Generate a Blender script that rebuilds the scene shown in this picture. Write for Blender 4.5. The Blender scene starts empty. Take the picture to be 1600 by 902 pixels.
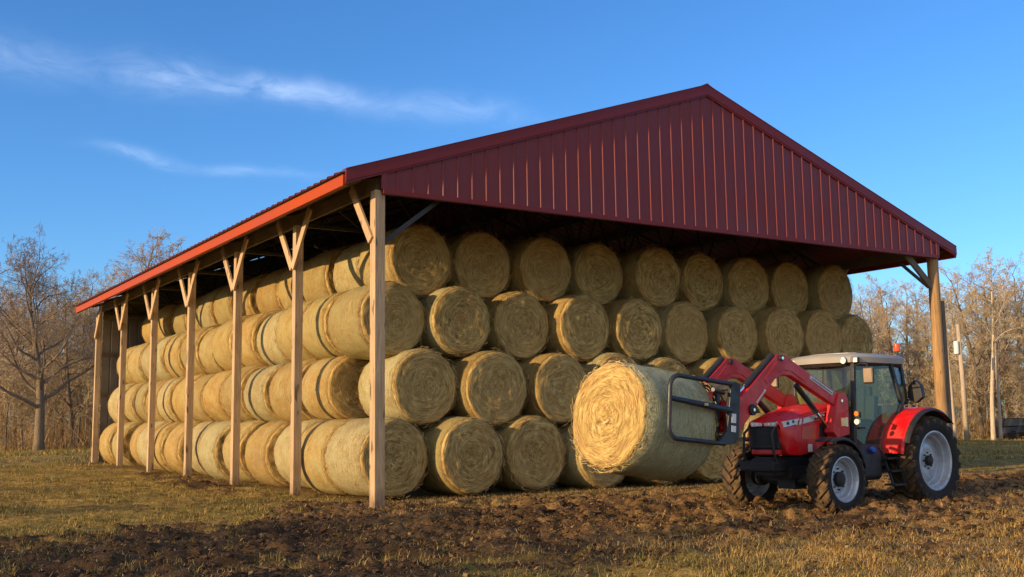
import bpy, bmesh, math, random
import numpy as np
from mathutils import Vector, Matrix, noise as mnoise
R = math.radians
sc = bpy.context.scene
col = sc.collection
rnd = random.Random(7)

# ------------------------------------------------------------------ camera
CAM = (-8.0532, -16.6661, 1.6138); YAW, PIT, ROLL, FPX = .5743, .1284, -.0143, 1665.3
cd = bpy.data.cameras.new('camera'); cam = bpy.data.objects.new('camera', cd); col.objects.link(cam)
fw = Vector((math.sin(YAW)*math.cos(PIT), math.cos(YAW)*math.cos(PIT), math.sin(PIT)))
r0 = Vector((math.cos(YAW), -math.sin(YAW), 0)); u0 = r0.cross(fw)
rr = r0*math.cos(ROLL)+u0*math.sin(ROLL); uu = -r0*math.sin(ROLL)+u0*math.cos(ROLL)
m = Matrix((rr, uu, -fw)).transposed().to_4x4(); m.translation = CAM
cam.matrix_world = m
cd.sensor_width = 36; cd.lens = 36*FPX/1600; cd.clip_start = .1; cd.clip_end = 2000
sc.camera = cam

def smooth(a, b, x):
    t = np.clip((x-a)/(b-a), 0, 1); return t*t*(3-2*t)
def vnoise(x, y, seed=0):
    x = np.asarray(x, float); y = np.asarray(y, float)
    xi = np.floor(x).astype(np.int64); yi = np.floor(y).astype(np.int64)
    xf = x-xi; yf = y-yi
    def h(a, b):
        n = (a*374761393+b*668265263+seed*974711) & 0xffffffff
        n = ((n ^ (n >> 13))*1274126177) & 0xffffffff
        return ((n ^ (n >> 16)) & 0xffff)/65535.0
    u = xf*xf*(3-2*xf); v = yf*yf*(3-2*yf)
    return (h(xi, yi)*(1-u)+h(xi+1, yi)*u)*(1-v)+(h(xi, yi+1)*(1-u)+h(xi+1, yi+1)*u)*v
def fbm(x, y, seed=0, oct=4):
    s = 0; a = .5; t = 0
    for i in range(oct):
        s = s+a*vnoise(x*2**i, y*2**i, seed+i*17); t += a; a *= .5
    return s/t
def base_z(x, y):
    x = np.asarray(x, float); y = np.asarray(y, float)
    return .27+.0127*np.clip(y, -30, 30)
def mud_mask(x, y):
    w = (fbm(x*.35, y*.35, 3)-.5)*5+(fbm(x*1.3, y*1.3, 5)-.5)*4.5
    yy = y+w
    m_ = smooth(-10.4, -5.2, yy+2.2*smooth(1., 4., x))*(1-smooth(-2.0, 1.0, yy))
    m_ = m_*(1-.55*smooth(-3, -9, x)*smooth(-5, -3, yy))
    edge = np.exp(-((x+.5)/1.1)**2)*smooth(-2, 0, y)*(1-smooth(22, 26, y))     # bare dirt along the posts
    return np.clip(m_+.8*edge*smooth(.35, .62, fbm(x*.8, y*.8, 11)), 0, 1)
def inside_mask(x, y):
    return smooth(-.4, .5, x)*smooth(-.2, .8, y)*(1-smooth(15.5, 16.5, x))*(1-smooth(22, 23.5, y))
def straw_mask(x, y):
    a = smooth(-6.6, -8.2, y-.14*(x-2)+(fbm(x*.6, y*.6, 21)-.5)*5)*smooth(-2.2, 1.6, x+(fbm(x*.7, y*.7, 23)-.5)*4)
    b = smooth(-1.9, -.6, y)*(1-smooth(1.3, 2.6, y))*smooth(.3, 1.2, x)*(1-smooth(15, 17, x))      # hay swept along the foot of the bales
    return np.clip(a+b, 0, 1)
def gz(x, y):
    x = np.asarray(x, float); y = np.asarray(y, float)
    d = np.hypot(x-CAM[0], y-CAM[1]); near = 1-smooth(42, 62, d)
    mu = mud_mask(x, y)
    z = base_z(x, y)+near*(fbm(x*.25, y*.25, 1)-.5)*.10
    keep = 1-.85*inside_mask(x, y)
    z = z+near*keep*((fbm(x*1.3, y*1.3, 2)-.5)*.12+(np.abs(fbm(x*3.1, y*3.1, 4)-.5))*(.06+.30*mu)+(fbm(x*7, y*7, 6, 4)-.5)*(.05+.11*mu))
    # wheel ruts along the tractor's track
    for k, yc in enumerate((-3.6, -5.4)):
        d_ = (y-(yc+.09*(x-5)+.25*np.sin(x*.5+k)))
        z = z-near*.12*np.exp(-(d_/.28)**2)*smooth(-1, 5, x)+near*.09*np.exp(-((np.abs(d_)-.45)/.16)**2)*smooth(2, 6, x)
    return z
def gz1(x, y): return float(gz(x, y))

# ------------------------------------------------------------------ materials
def mat(name): 
    M = bpy.data.materials.new(name); M.use_nodes = True
    return M, M.node_tree.nodes, M.node_tree.links, M.node_tree.nodes['Principled BSDF']
class G:                               # tiny node-graph helper
    def __init__(s, M): s.n = M.node_tree.nodes; s.l = M.node_tree.links
    def put(s, sock, v):
        if hasattr(v, 'is_linked'): s.l.new(v, sock)
        elif isinstance(v, (tuple, list)) and len(v) == 3 and sock.type == 'RGBA': sock.default_value = (*v, 1)
        else: sock.default_value = v
    def node(s, t, **kw):
        n = s.n.new(t)
        for k, v in kw.items(): setattr(n, k, v)
        return n
    def coord(s, k='Object'): return s.node('ShaderNodeTexCoord').outputs[k]
    def sep(s, v):
        n = s.node('ShaderNodeSeparateXYZ'); s.l.new(v, n.inputs[0]); return n.outputs
    def comb(s, x, y, z):
        n = s.node('ShaderNodeCombineXYZ')
        for i, v in enumerate((x, y, z)): s.put(n.inputs[i], v)
        return n.outputs[0]
    def math(s, op, a, b=0., c=None, clamp=False):
        n = s.node('ShaderNodeMath', operation=op, use_clamp=clamp); s.put(n.inputs[0], a); s.put(n.inputs[1], b)
        if c is not None: s.put(n.inputs[2], c)
        return n.outputs[0]
    def noise(s, vec, scale, detail=3., rough=.55, dist=0.):
        n = s.node('ShaderNodeTexNoise'); s.l.new(vec, n.inputs['Vector'])
        n.inputs['Scale'].default_value = scale; n.inputs['Detail'].default_value = detail; n.inputs['Roughness'].default_value = rough; n.inputs['Distortion'].default_value = dist
        return n.outputs['Fac']
    def scale(s, vec, v):
        n = s.node('ShaderNodeVectorMath', operation='MULTIPLY'); s.put(n.inputs[0], vec); n.inputs[1].default_value = v; return n.outputs[0]
    def add(s, a, b):
        n = s.node('ShaderNodeVectorMath', operation='ADD'); s.put(n.inputs[0], a); s.put(n.inputs[1], b); return n.outputs[0]
    def ramp(s, f, stops):
        n = s.node('ShaderNodeValToRGB'); s.put(n.inputs[0], f); cr = n.color_ramp
        while len(cr.elements) < len(stops): cr.elements.new(.5)
        for e, (p, c) in zip(cr.elements, stops):
            e.position = p; e.color = (*c, 1) if len(c) == 3 else c
        return n.outputs[0]
    def mr(s, f, a, b, c=0., d=1.):
        n = s.node('ShaderNodeMapRange'); n.clamp = True; s.put(n.inputs[0], f)
        for i, v in enumerate((a, b, c, d)): n.inputs[i+1].default_value = v
        return n.outputs[0]
    def mix(s, f, a, b, mode='MIX'):
        n = s.node('ShaderNodeMix', data_type='RGBA', blend_type=mode); s.put(n.inputs[0], f); s.put(n.inputs[6], a); s.put(n.inputs[7], b); return n.outputs[2]
    def bump(s, h, strength, dist=.02, normal=None):
        n = s.node('ShaderNodeBump'); s.put(n.inputs['Height'], h); n.inputs['Strength'].default_value = strength; n.inputs['Distance'].default_value = dist
        if normal is not None: s.l.new(normal, n.inputs['Normal'])
        return n.outputs[0]
    def rand(s): return s.node('ShaderNodeObjectInfo').outputs['Random']
def plain(name, c, rough=.6, metal=0., var=.25, sc_=3., bump=0., spec=.5, dirt=None, dirt_amt=.5):
    M, n, l, b = mat(name); g = G(M); co = g.coord('Object')
    f = g.noise(co, sc_, 5.)
    c2 = tuple(min(1, v*(1-var)) for v in c); c3 = tuple(min(1, v*(1+var)) for v in c)
    k = g.ramp(f, [(.3, c2), (.7, c3)])
    if dirt:
        d = g.mr(g.noise(co, sc_*1.7, 6., .65), .45, .75, 0, dirt_amt); k = g.mix(d, k, dirt)
        g.put(b.inputs['Roughness'], g.mr(d, 0, dirt_amt+.01, rough, .9))
    else:
        g.put(b.inputs['Roughness'], g.mr(g.noise(co, sc_*2, 3.), .3, .7, max(0, rough-.08), min(1, rough+.08)))
    l.new(k, b.inputs['Base Color']); b.inputs['Metallic'].default_value = metal; b.inputs['Specular IOR Level'].default_value = spec
    if bump: l.new(g.bump(g.noise(co, sc_*12, 4.), bump, .01), b.inputs['Normal'])
    return M
MT = {}
def hay_end():
    M, n, l, b = mat('hay_end'); g = G(M); co = g.coord('Object'); x, y, z = g.sep(co)
    rd = g.rand(); off = g.math('MULTIPLY', rd, 37.)
    wx = g.math('SUBTRACT', g.noise(g.add(co, g.comb(off, 0., 0.)), 2.2, 2.), .5)
    r_ = g.math('SQRT', g.math('ADD', g.math('MULTIPLY', x, x), g.math('MULTIPLY', z, z)))
    r2 = g.math('ADD', r_, g.math('MULTIPLY', wx, .16))
    th = g.math('ARCTAN2', z, x)
    cx, sx = g.math('COSINE', th), g.math('SINE', th)
    k = 2.2
    v1 = g.comb(g.math('MULTIPLY_ADD', cx, k, off), g.math('MULTIPLY', sx, k), g.math('MULTIPLY', r2, 17.))
    ring = g.noise(v1, 1., 4., .62)
    v2 = g.comb(g.math('MULTIPLY_ADD', cx, 1.2, off), g.math('MULTIPLY', sx, 1.2), g.math('MULTIPLY', r2, 9.))
    coarse = g.noise(v2, 1., 3., .55)
    v3 = g.comb(g.math('MULTIPLY_ADD', cx, 5., off), g.math('MULTIPLY', sx, 5.), g.math('MULTIPLY', r2, 46.))
    fine = g.noise(v3, 1., 3., .6)
    f = g.math('ADD', g.math('MULTIPLY', ring, .55), g.math('ADD', g.math('MULTIPLY', coarse, .13), g.math('MULTIPLY', fine, .32)))
    c = g.ramp(f, [(.37, (.088, .053, .017)), (.45, (.285, .188, .062)), (.53, (.475, .34, .120)), (.63, (.68, .52, .215))])
    gr = g.noise(g.add(co, g.comb(0., off, 0.)), 1.6, 4.)
    c = g.mix(g.mr(gr, .45, .7, 0, .5), c, (.38, .275, .09))
    c = g.mix(g.mr(g.noise(g.add(co, g.comb(0., 0., off)), 2.6, 4.), .52, .72, 0, .6), c, (.40, .22, .075))
    c = g.mix(g.math('MULTIPLY', g.mr(rd, 0., 1., 0., .45), 1.), c, (.44, .29, .105))
    l.new(c, b.inputs['Base Color']); b.inputs['Roughness'].default_value = .85; b.inputs['Specular IOR Level'].default_value = .2
    l.new(g.bump(f, .8, .05), b.inputs['Normal']); return M
def net_wrap(name='net_wrap', green=0.):
    M, n, l, b = mat(name); g = G(M); co = g.coord('Object'); x, y, z = g.sep(co)
    rd = g.rand(); off = g.math('MULTIPLY', rd, 53.)
    th = g.math('ARCTAN2', z, x); cx, sx = g.math('COSINE', th), g.math('SINE', th)
    streak = g.noise(g.comb(g.math('MULTIPLY_ADD', cx, 3.5, off), g.math('MULTIPLY', sx, 3.5), g.math('MULTIPLY', y, 46.)), 1., 4., .6)
    blot = g.noise(g.add(co, g.comb(off, 0., 0.)), 2.4, 4., .6)
    straw = g.noise(g.comb(g.math('MULTIPLY_ADD', cx, 14., off), g.math('MULTIPLY', sx, 14.), g.math('MULTIPLY', y, 22.)), 1., 4., .7, 1.2)
    f = g.math('ADD', g.math('MULTIPLY', streak, .35), g.math('ADD', g.math('MULTIPLY', blot, .25), g.math('MULTIPLY', straw, .4)))
    c = g.ramp(f, [(.36, (.19, .108, .03)), (.47, (.375, .24, .07)), (.55, (.49, .33, .112)), (.66, (.62, .45, .185))])
    c = g.mix(g.mr(g.math('ADD', blot, g.math('MULTIPLY', rd, .25)), .5, .75, .08, .6), c, (.36, .35, .16))
    # brown weather stains and bare hay towards both rims
    edge = g.mr(g.math('ADD', g.math('ABSOLUTE', y), g.math('MULTIPLY', g.math('SUBTRACT', straw, .5), .40)), .56, .72)
    c = g.mix(g.math('MULTIPLY', edge, .7), c, (.19, .112, .038))
    c = g.mix(g.mr(g.noise(g.add(co, g.comb(0., off, 0.)), 1.3, 5.), .58, .74, 0, .45), c, (.25, .17, .085))
    # net: fine pale diagonal threads
    l1 = g.math('SINE', g.math('MULTIPLY', g.math('ADD', y, g.math('MULTIPLY', th, .06)), 330.))
    c = g.mix(g.mr(l1, .86, 1., 0., .22), c, (.55, .60, .48))
    c = g.mix(1., c, g.ramp(g.math('FRACT', g.math('MULTIPLY', rd, 7.3)), [(0., (.78, .76, .74)), (.5, (1., 1., 1.)), (1., (1., .93, .80))]), 'MULTIPLY')
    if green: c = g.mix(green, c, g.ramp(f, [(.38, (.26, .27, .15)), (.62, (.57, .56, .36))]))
    l.new(c, b.inputs['Base Color']); b.inputs['Roughness'].default_value = .75; b.inputs['Specular IOR Level'].default_value = .25
    l.new(g.bump(f, 1., .07), b.inputs['Normal']); return M
def wood(name, a, b_, axis=2, knots=True):
    M, n, l, b = mat(name); g = G(M); co = g.coord('Object'); off = g.math('MULTIPLY', g.rand(), 11.)
    s = [34., 34., 34.]; s[axis] = 1.6
    v = g.add(g.scale(co, tuple(s)), g.comb(off, off, off))
    f = g.noise(v, 1., 5., .6, .4); f2 = g.noise(g.add(co, g.comb(off, 0., 0.)), 1.2, 4.)
    c = g.ramp(f, [(.3, a), (.7, b_)]); c = g.mix(g.mr(f2, .45, .75, 0, .45), c, tuple(v*.55 for v in a))
    if knots:
        s2 = [8., 8., 8.]; s2[axis] = 2.5
        k = g.noise(g.add(g.scale(co, tuple(s2)), g.comb(off, off, 0.)), 1., 1.)
        c = g.mix(g.mr(k, .655, .70, 0, .75), c, (.07, .042, .022))
    cr2 = g.noise(g.add(g.scale(co, tuple(v*2.2 if i_ != axis else v*.7 for i_, v in enumerate(s))), g.comb(off, 0., off)), 1., 3., .6); c = g.mix(g.mr(cr2, .62, .70, 0, .75), c, (.06, .04, .025))
    if name == 'post_wood': c = g.mix(g.mr(g.math('ADD', g.sep(co)[2], g.math('MULTIPLY', g.noise(co, 5., 4.), .5)), .22, .62, .8, 0.), c, (.13, .075, .038))
    c = g.mix(g.mr(g.noise(g.scale(co, (2., 2., .7)), 1., 4.), .45, .7, 0, .18), c, (.30, .26, .22))
    l.new(c, b.inputs['Base Color']); b.inputs['Roughness'].default_value = .8
    l.new(g.bump(f, .35, .01), b.inputs['Normal']); return M
def ground_mat():
    M, n, l, b = mat('field'); g = G(M); co = g.coord('Object')
    at = lambda k: (lambda q: q.outputs['Fac'])(g.node('ShaderNodeAttribute', attribute_name=k))
    mud, straw, ins = at('mud'), at('straw'), at('inside')
    n1 = g.noise(co, .45, 5.); n2 = g.noise(co, 3.2, 6., .65); n3 = g.noise(co, 22., 5., .7); n4 = g.noise(g.scale(co, (14., 50., 14.)), 1., 4., .6, 1.5)
    gr = g.ramp(n2, [(.34, (.15, .095, .025)), (.5, (.36, .235, .055)), (.64, (.58, .39, .11))])
    gr = g.mix(g.mr(n1, .42, .62, 0, .75), gr, g.ramp(n3, [(.3, (.12, .10, .022)), (.7, (.29, .225, .052))]))
    gr = g.mix(g.mr(n3, .5, .8, 0, .6), gr, (.46, .28, .085))
    so = g.ramp(n2, [(.3, (.14, .078, .032)), (.52, (.30, .175, .070)), (.72, (.45, .28, .115))])
    so = g.mix(g.mr(n3, .52, .8, 0, .55), so, (.42, .26, .11))
    so = g.mix(g.mr(g.noise(co, .9, 5., .6), .47, .60, 0, .85), so, (.052, .031, .018))
    st = g.ramp(n4, [(.3, (.14, .08, .028)), (.5, (.33, .21, .07)), (.72, (.52, .36, .14))])
    mm = g.mr(g.math('ADD', mud, g.math('ADD', g.math('MULTIPLY', g.math('SUBTRACT', n3, .5), 1.1), g.math('MULTIPLY', g.math('SUBTRACT', n2, .5), 1.2))), .34, .60)
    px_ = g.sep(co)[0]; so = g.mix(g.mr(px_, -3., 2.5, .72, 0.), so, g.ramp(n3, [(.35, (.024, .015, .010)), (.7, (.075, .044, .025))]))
    gr = g.mix(g.mr(g.noise(co, 1.1, 5., .65), .54, .68, 0, .75), gr, (.13, .075, .032))
    c = g.mix(mm, gr, so)
    sm = g.mr(g.math('ADD', straw, g.math('ADD', g.math('MULTIPLY', g.math('SUBTRACT', n2, .5), 1.2), g.math('MULTIPLY', g.math('SUBTRACT', g.noise(co, .8, 4.), .5), 1.8))), .4, .8, 0, .85)
    c = g.mix(sm, c, st)
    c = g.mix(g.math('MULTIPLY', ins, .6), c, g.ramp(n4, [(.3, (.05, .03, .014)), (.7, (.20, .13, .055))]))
    l.new(c, b.inputs['Base Color']); b.inputs['Roughness'].default_value = .95; b.inputs['Specular IOR Level'].default_value = .15
    def vor(sc_): 
        v = g.node('ShaderNodeTexVoronoi'); v.inputs['Scale'].default_value = sc_; l.new(g.add(co, g.scale(g.comb(n2, n1, n3), (.25, .25, .25))), v.inputs['Vector']); return v.outputs['Distance']
    h = g.math('ADD', g.math('ADD', g.math('MULTIPLY', n3, .5), g.math('MULTIPLY', n2, .5)), g.math('ADD', g.math('MULTIPLY', vor(9.), -.5), g.math('MULTIPLY', vor(24.), -.35)))
    l.new(g.bump(h, .85, .07), b.inputs['Normal']); return M
def bark(name, a, b_):
    M, n, l, b = mat(name); g = G(M); co = g.coord('Object')
    f = g.noise(g.scale(co, (14., 14., 2.5)), 1., 5., .65); rd = g.rand()
    c = g.ramp(f, [(.3, a), (.7, b_)]); c = g.mix(g.math('MULTIPLY', rd, .4), c, (.20, .16, .12))
    l.new(c, b.inputs['Base Color']); b.inputs['Roughness'].default_value = .9; b.inputs['Specular IOR Level'].default_value = .1
    l.new(g.bump(f, .6, .03), b.inputs['Normal']); return M
def blade_mat(name, stops, rough=.7, trans=0.):
    M, n, l, b = mat(name); g = G(M); geo = g.node('ShaderNodeNewGeometry')
    c = g.ramp(geo.outputs['Random Per Island'], stops)
    l.new(c, b.inputs['Base Color']); b.inputs['Roughness'].default_value = rough; b.inputs['Specular IOR Level'].default_value = .2
    return M
def painted_steel(name, c, stain=.3):
    M, n, l, b = mat(name); g = G(M); co = g.coord('Object')
    f = g.noise(co, .6, 5.); dr = g.noise(g.scale(co, (9., 9., .5)), 1., 4., .6)
    k = g.mix(g.mr(dr, .45, .75, 0, stain), c, tuple(v*.62 for v in c)); k = g.mix(g.mr(f, .4, .7, 0, .25), k, tuple(min(1, v*1.25+.01) for v in c))
    l.new(k, b.inputs['Base Color']); g.put(b.inputs['Roughness'], g.mr(f, .3, .7, .38, .6)); b.inputs['Specular IOR Level'].default_value = .3
    l.new(g.bump(g.noise(co, 1.6, 4.), .3, .03), b.inputs['Normal']); return M
def glass_mat():
    M = bpy.data.materials.new('cab_glass'); M.use_nodes = True; n = M.node_tree.nodes; l = M.node_tree.links; n.remove(n['Principled BSDF']); g = G(M)
    t = n.new('ShaderNodeBsdfTransparent'); t.inputs[0].default_value = (.84, .94, .87, 1)
    s = n.new('ShaderNodeBsdfGlossy'); s.inputs['Roughness'].default_value = .03; s.inputs[0].default_value = (.9, .95, 1, 1)
    fr = n.new('ShaderNodeFresnel'); fr.inputs[0].default_value = 1.55
    f = g.math('ADD', g.math('MULTIPLY', fr.outputs[0], .75), .0, clamp=True)
    f = g.math('MULTIPLY', f, g.math('SUBTRACT', 1., n.new('ShaderNodeNewGeometry').outputs['Backfacing']))
    d = n.new('ShaderNodeBsdfDiffuse'); d.inputs[0].default_value = (.42, .42, .38, 1)
    mx = n.new('ShaderNodeMixShader'); l.new(f, mx.inputs[0]); l.new(t.outputs[0], mx.inputs[1]); l.new(s.outputs[0], mx.inputs[2])
    m2 = n.new('ShaderNodeMixShader'); g.put(m2.inputs[0], g.mr(g.noise(g.coord('Object'), 2., 4.), .3, .8, .01, .08)); l.new(mx.outputs[0], m2.inputs[1]); l.new(d.outputs[0], m2.inputs[2])
    l.new(m2.outputs[0], n['Material Output'].inputs[0]); return M
def tyre_mat():
    M, n, l, b = mat('tyre_rubber'); g = G(M); co = g.coord('Object'); x, y, z = g.sep(co)
    d = g.noise(co, 5., 6., .65); c = g.mix(g.mr(d, .45, .75, .02, .3), (.019, .018, .018), (.085, .058, .034))
    a = g.node('ShaderNodeAttribute', attribute_name='tread').outputs['Fac']
    c = g.mix(g.math('MULTIPLY', a, g.mr(g.noise(co, 7., 5., .7), .38, .64, .12, .85)), c, (.17, .105, .05))     # dried mud packed on the tread
    l.new(c, b.inputs['Base Color']); b.inputs['Roughness'].default_value = .85; b.inputs['Specular IOR Level'].default_value = .3
    l.new(g.bump(g.noise(co, 30., 4.), .3, .01), b.inputs['Normal']); return M
MT['end'] = hay_end(); MT['wrap'] = net_wrap(); MT['wrapgreen'] = net_wrap('weathered_net_wrap', .38)
MT['straw'] = blade_mat('loose_straw', [(0., (.16, .085, .026)), (.4, (.40, .245, .08)), (.8, (.62, .43, .17)), (1., (.80, .62, .33))])
MT['post'] = wood('post_wood', (.36, .235, .125), (.58, .42, .255), 2)
MT['brace'] = wood('brace_wood', (.42, .27, .145), (.64, .46, .28), 2)
MT['pole'] = wood('round_pole_wood', (.24, .135, .06), (.46, .29, .13), 2)
MT['oldwood'] = wood('old_plank_wood', (.12, .085, .055), (.20, .15, .10), 1, False)
MT['burg'] = painted_steel('burgundy_steel', (.188, .030, .033)); MT['fascia'] = painted_steel('red_fascia', (.37, .058, .006), .15); MT['fascia'].node_tree.nodes['Principled BSDF'].inputs['Specular IOR Level'].default_value = .1
MT['trim'] = painted_steel('burgundy_trim', (.17, .016, .018), .2)
MT['galv'] = plain('galvanised_sheet', (.17, .155, .14), .55, .2, .2, 1.5, dirt=(.20, .15, .10), dirt_amt=.4)
MT['steel'] = plain('truss_steel', (.045, .042, .04), .6, .3, .3)
MT['red'] = plain('tractor_red', (.62, .008, .012), .22, 0., .06, 2., dirt=(.28, .11, .06), dirt_amt=.34)
MT['loader'] = plain('loader_red', (.56, .018, .022), .3, 0., .1, 2., dirt=(.24, .09, .06), dirt_amt=.25)
MT['black'] = plain('black_plastic', (.018, .018, .02), .5, 0., .2, 4., dirt=(.08, .055, .035), dirt_amt=.3)
MT['iron'] = plain('dark_iron', (.028, .028, .031), .5, .4, .2, 4., dirt=(.09, .06, .04), dirt_amt=.4)
MT['clamp'] = plain('clamp_paint', (.030, .033, .040), .38, .2, .15, 3., dirt=(.10, .08, .06), dirt_amt=.25)
MT['rim'] = plain('rim_silver', (.46, .51, .58), .34, .3, .1, 3., dirt=(.17, .125, .085), dirt_amt=.5)
MT['roofp'] = plain('cab_roof_paint', (.33, .325, .31), .4, 0., .06, 2., dirt=(.3, .25, .18), dirt_amt=.3)
MT['chrome'] = plain('polished_rod', (.75, .75, .76), .15, 1., .05)
MT['lamp'] = plain('lamp_lens', (.85, .83, .78), .12, 0., .05); MT['amber'] = plain('amber_lens', (.85, .22, .03), .2, 0., .05)
MT['orange'] = plain('beacon_lens', (.80, .085, .03), .25, 0., .08)
MT['decal'] = plain('silver_decal', (.52, .52, .55), .3, .3, .06); MT['white'] = plain('white_sticker', (.75, .74, .70), .5, 0., .05)
MT['tan'] = plain('tan_mirror_back', (.30, .22, .15), .3)
MT['ink'] = plain('decal_ink', (.02, .02, .03), .4); MT['yellow'] = plain('yellow_sticker', (.70, .58, .25), .5)
MT['blue'] = plain('blue_cap', (.02, .05, .30), .4); MT['seat'] = plain('seat_cloth', (.03, .032, .035), .9)
MT['mirror'] = plain('mirror_glass', (.72, .70, .68), .06, 1., .02); MT['glass'] = glass_mat(); MT['tyre'] = tyre_mat()
MT['orangesticker'] = plain('faded_red_panel', (.52, .07, .03), .4)
MT['bark'] = bark('tree_bark', (.075, .055, .04), (.20, .155, .115)); MT['palebark'] = bark('pale_bark', (.40, .31, .22), (.66, .56, .43))
MT['twig'] = bark('twig_bark', (.30, .21, .13), (.50, .37, .25)); MT['goldtwig'] = bark('tan_twig_bark', (.34, .27, .17), (.53, .435, .285))
MT['leaf'] = blade_mat('dry_leaves', [(0., (.28, .15, .055)), (.5, (.44, .27, .105)), (1., (.56, .39, .19))])
MT['carpaint'] = plain('dark_car_paint', (.012, .012, .015), .2, 0., .05); MT['carglass'] = plain('car_glass', (.02, .025, .03), .08)

# ------------------------------------------------------------------ mesh helpers
class MB:
    def __init__(s): s.v = []; s.f = []; s.m = []
    def add(s, vs, fs, mi=0):
        o = len(s.v); s.v += [tuple(v) for v in vs]; s.f += [tuple(i+o for i in f) for f in fs]; s.m += [mi]*len(fs); return s
    def box(s, c, d, rot=None, mi=0):
        vs = [Vector((sx*d[0]/2, sy*d[1]/2, sz*d[2]/2)) for sx in (-1, 1) for sy in (-1, 1) for sz in (-1, 1)]
        if rot is not None: vs = [rot @ v for v in vs]
        c = Vector(c)
        return s.add([v+c for v in vs], [(0, 1, 3, 2), (4, 6, 7, 5), (0, 4, 5, 1), (2, 3, 7, 6), (0, 2, 6, 4), (1, 5, 7, 3)], mi)
    def bar(s, a, b, w, h, up=(0, 0, 1), mi=0):            # rectangular bar from a to b
        a = Vector(a); b = Vector(b); d = b-a; L = d.length; d.normalize(); up = Vector(up)
        if abs(d.dot(up)) > .98: up = Vector((1, 0, 0))
        x = d.cross(up).normalized(); z = x.cross(d)
        return s.box((a+b)/2, (w, L, h), Matrix((x, d, z)).transposed(), mi)
    def tube(s, pts, rad, n=8, caps=True, mi=0):
        pts = [Vector(p) for p in pts]; rad = rad if isinstance(rad, (list, tuple)) else [rad]*len(pts)
        vs = []; fs = []; prev = None
        for i, p in enumerate(pts):
            d = (pts[min(i+1, len(pts)-1)]-pts[max(i-1, 0)]).normalized()
            if prev is None: x = d.orthogonal().normalized()
            else: x = (prev-d*prev.dot(d)).normalized()
            prev = x; y = d.cross(x)
            vs += [p+(x*math.cos(2*math.pi*k/n)+y*math.sin(2*math.pi*k/n))*rad[i] for k in range(n)]
        for i in range(len(pts)-1):
            for k in range(n): fs.append((i*n+k, i*n+(k+1) % n, (i+1)*n+(k+1) % n, (i+1)*n+k))
        if caps: fs += [tuple(range(n))[::-1], tuple(range((len(pts)-1)*n, len(pts)*n))]
        return s.add(vs, fs, mi)
    def cyl(s, a, b, r, n=16, mi=0): return s.tube([a, b], r, n, True, mi)
    def prism(s, poly, axis, a, b, mi=0):                   # polygon in the plane normal to axis, extruded a..b
        def P(p, t):
            q = list(p); q.insert(axis, t); return q
        n = len(poly); vs = [P(p, a) for p in poly]+[P(p, b) for p in poly]
        fs = [tuple(range(n)), tuple(range(n, 2*n))[::-1]]+[(i, i+n, (i+1) % n+n, (i+1) % n) for i in range(n)]
        return s.add(vs, fs, mi)
    def loft(s, secs, closed=True, caps=True, mi=0):
        n = len(secs[0]); vs = [p for q in secs for p in q]; fs = []
        for i in range(len(secs)-1):
            for k in range(n if closed else n-1): fs.append((i*n+k, i*n+(k+1) % n, (i+1)*n+(k+1) % n, (i+1)*n+k))
        if caps: fs += [tuple(range(n))[::-1], tuple(range((len(secs)-1)*n, len(secs)*n))]
        return s.add(vs, fs, mi)
    def lathe(s, prof, axis_c, n=40, mi=0):                 # profile (radius, y) about the y axis through axis_c
        vs = []; fs = []; c = Vector(axis_c)
        for (r_, y) in prof:
            vs += [c+Vector((r_*math.cos(2*math.pi*k/n), y, r_*math.sin(2*math.pi*k/n))) for k in range(n)]
        for i in range(len(prof)-1):
            for k in range(n): fs.append((i*n+k, i*n+(k+1) % n, (i+1)*n+(k+1) % n, (i+1)*n+k))
        return s.add(vs, fs, mi)
    def mesh(s, name, mats, smooth_=False, bevel=0., recalc=True):
        me = bpy.data.meshes.new(name); me.from_pydata(s.v, [], s.f)
        for q in (mats if isinstance(mats, (list, tuple)) else [mats]): me.materials.append(q)
        me.polygons.foreach_set('material_index', s.m)
        if recalc or bevel:
            bm = bmesh.new(); bm.from_mesh(me)
            if recalc: bmesh.ops.recalc_face_normals(bm, faces=bm.faces)
            if bevel:
                ed = [e for e in bm.edges if len(e.link_faces) == 2 and e.calc_face_angle(0) > .6]
                bmesh.ops.bevel(bm, geom=ed, offset=bevel, segments=2, profile=.6, affect='EDGES', clamp_overlap=True)
            bm.to_mesh(me); bm.free()
        if smooth_: 
            me.polygons.foreach_set('use_smooth', [True]*len(me.polygons))
            if smooth_ != 'all': me.set_sharp_from_angle(angle=R(38 if smooth_ is True else smooth_))
        me.update(); return me
    def build(s, name, mats, parent=None, **kw):
        o = bpy.data.objects.new(name, s.mesh(name, mats, **kw)); col.objects.link(o)
        if parent is not None: o.parent = parent
        return o
def raw_mesh(name, V, F, M, smooth_=False):
    me = bpy.data.meshes.new(name); V = np.asarray(V, np.float32); F = np.asarray(F, np.int32)
    me.vertices.add(len(V)); me.vertices.foreach_set('co', V.ravel())
    k = F.shape[1]; me.loops.add(F.size); me.loops.foreach_set('vertex_index', F.ravel())
    me.polygons.add(len(F)); me.polygons.foreach_set('loop_start', np.arange(0, F.size, k, dtype=np.int32)); me.polygons.foreach_set('loop_total', np.full(len(F), k, np.int32))
    if smooth_: me.polygons.foreach_set('use_smooth', np.ones(len(F), bool))
    me.materials.append(M); me.update(calc_edges=True); me.validate(); return me
def link(name, me, parent=None, loc=None):
    o = bpy.data.objects.new(name, me); col.objects.link(o)
    if parent is not None: o.parent = parent
    if loc is not None: o.location = loc
    return o
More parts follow.
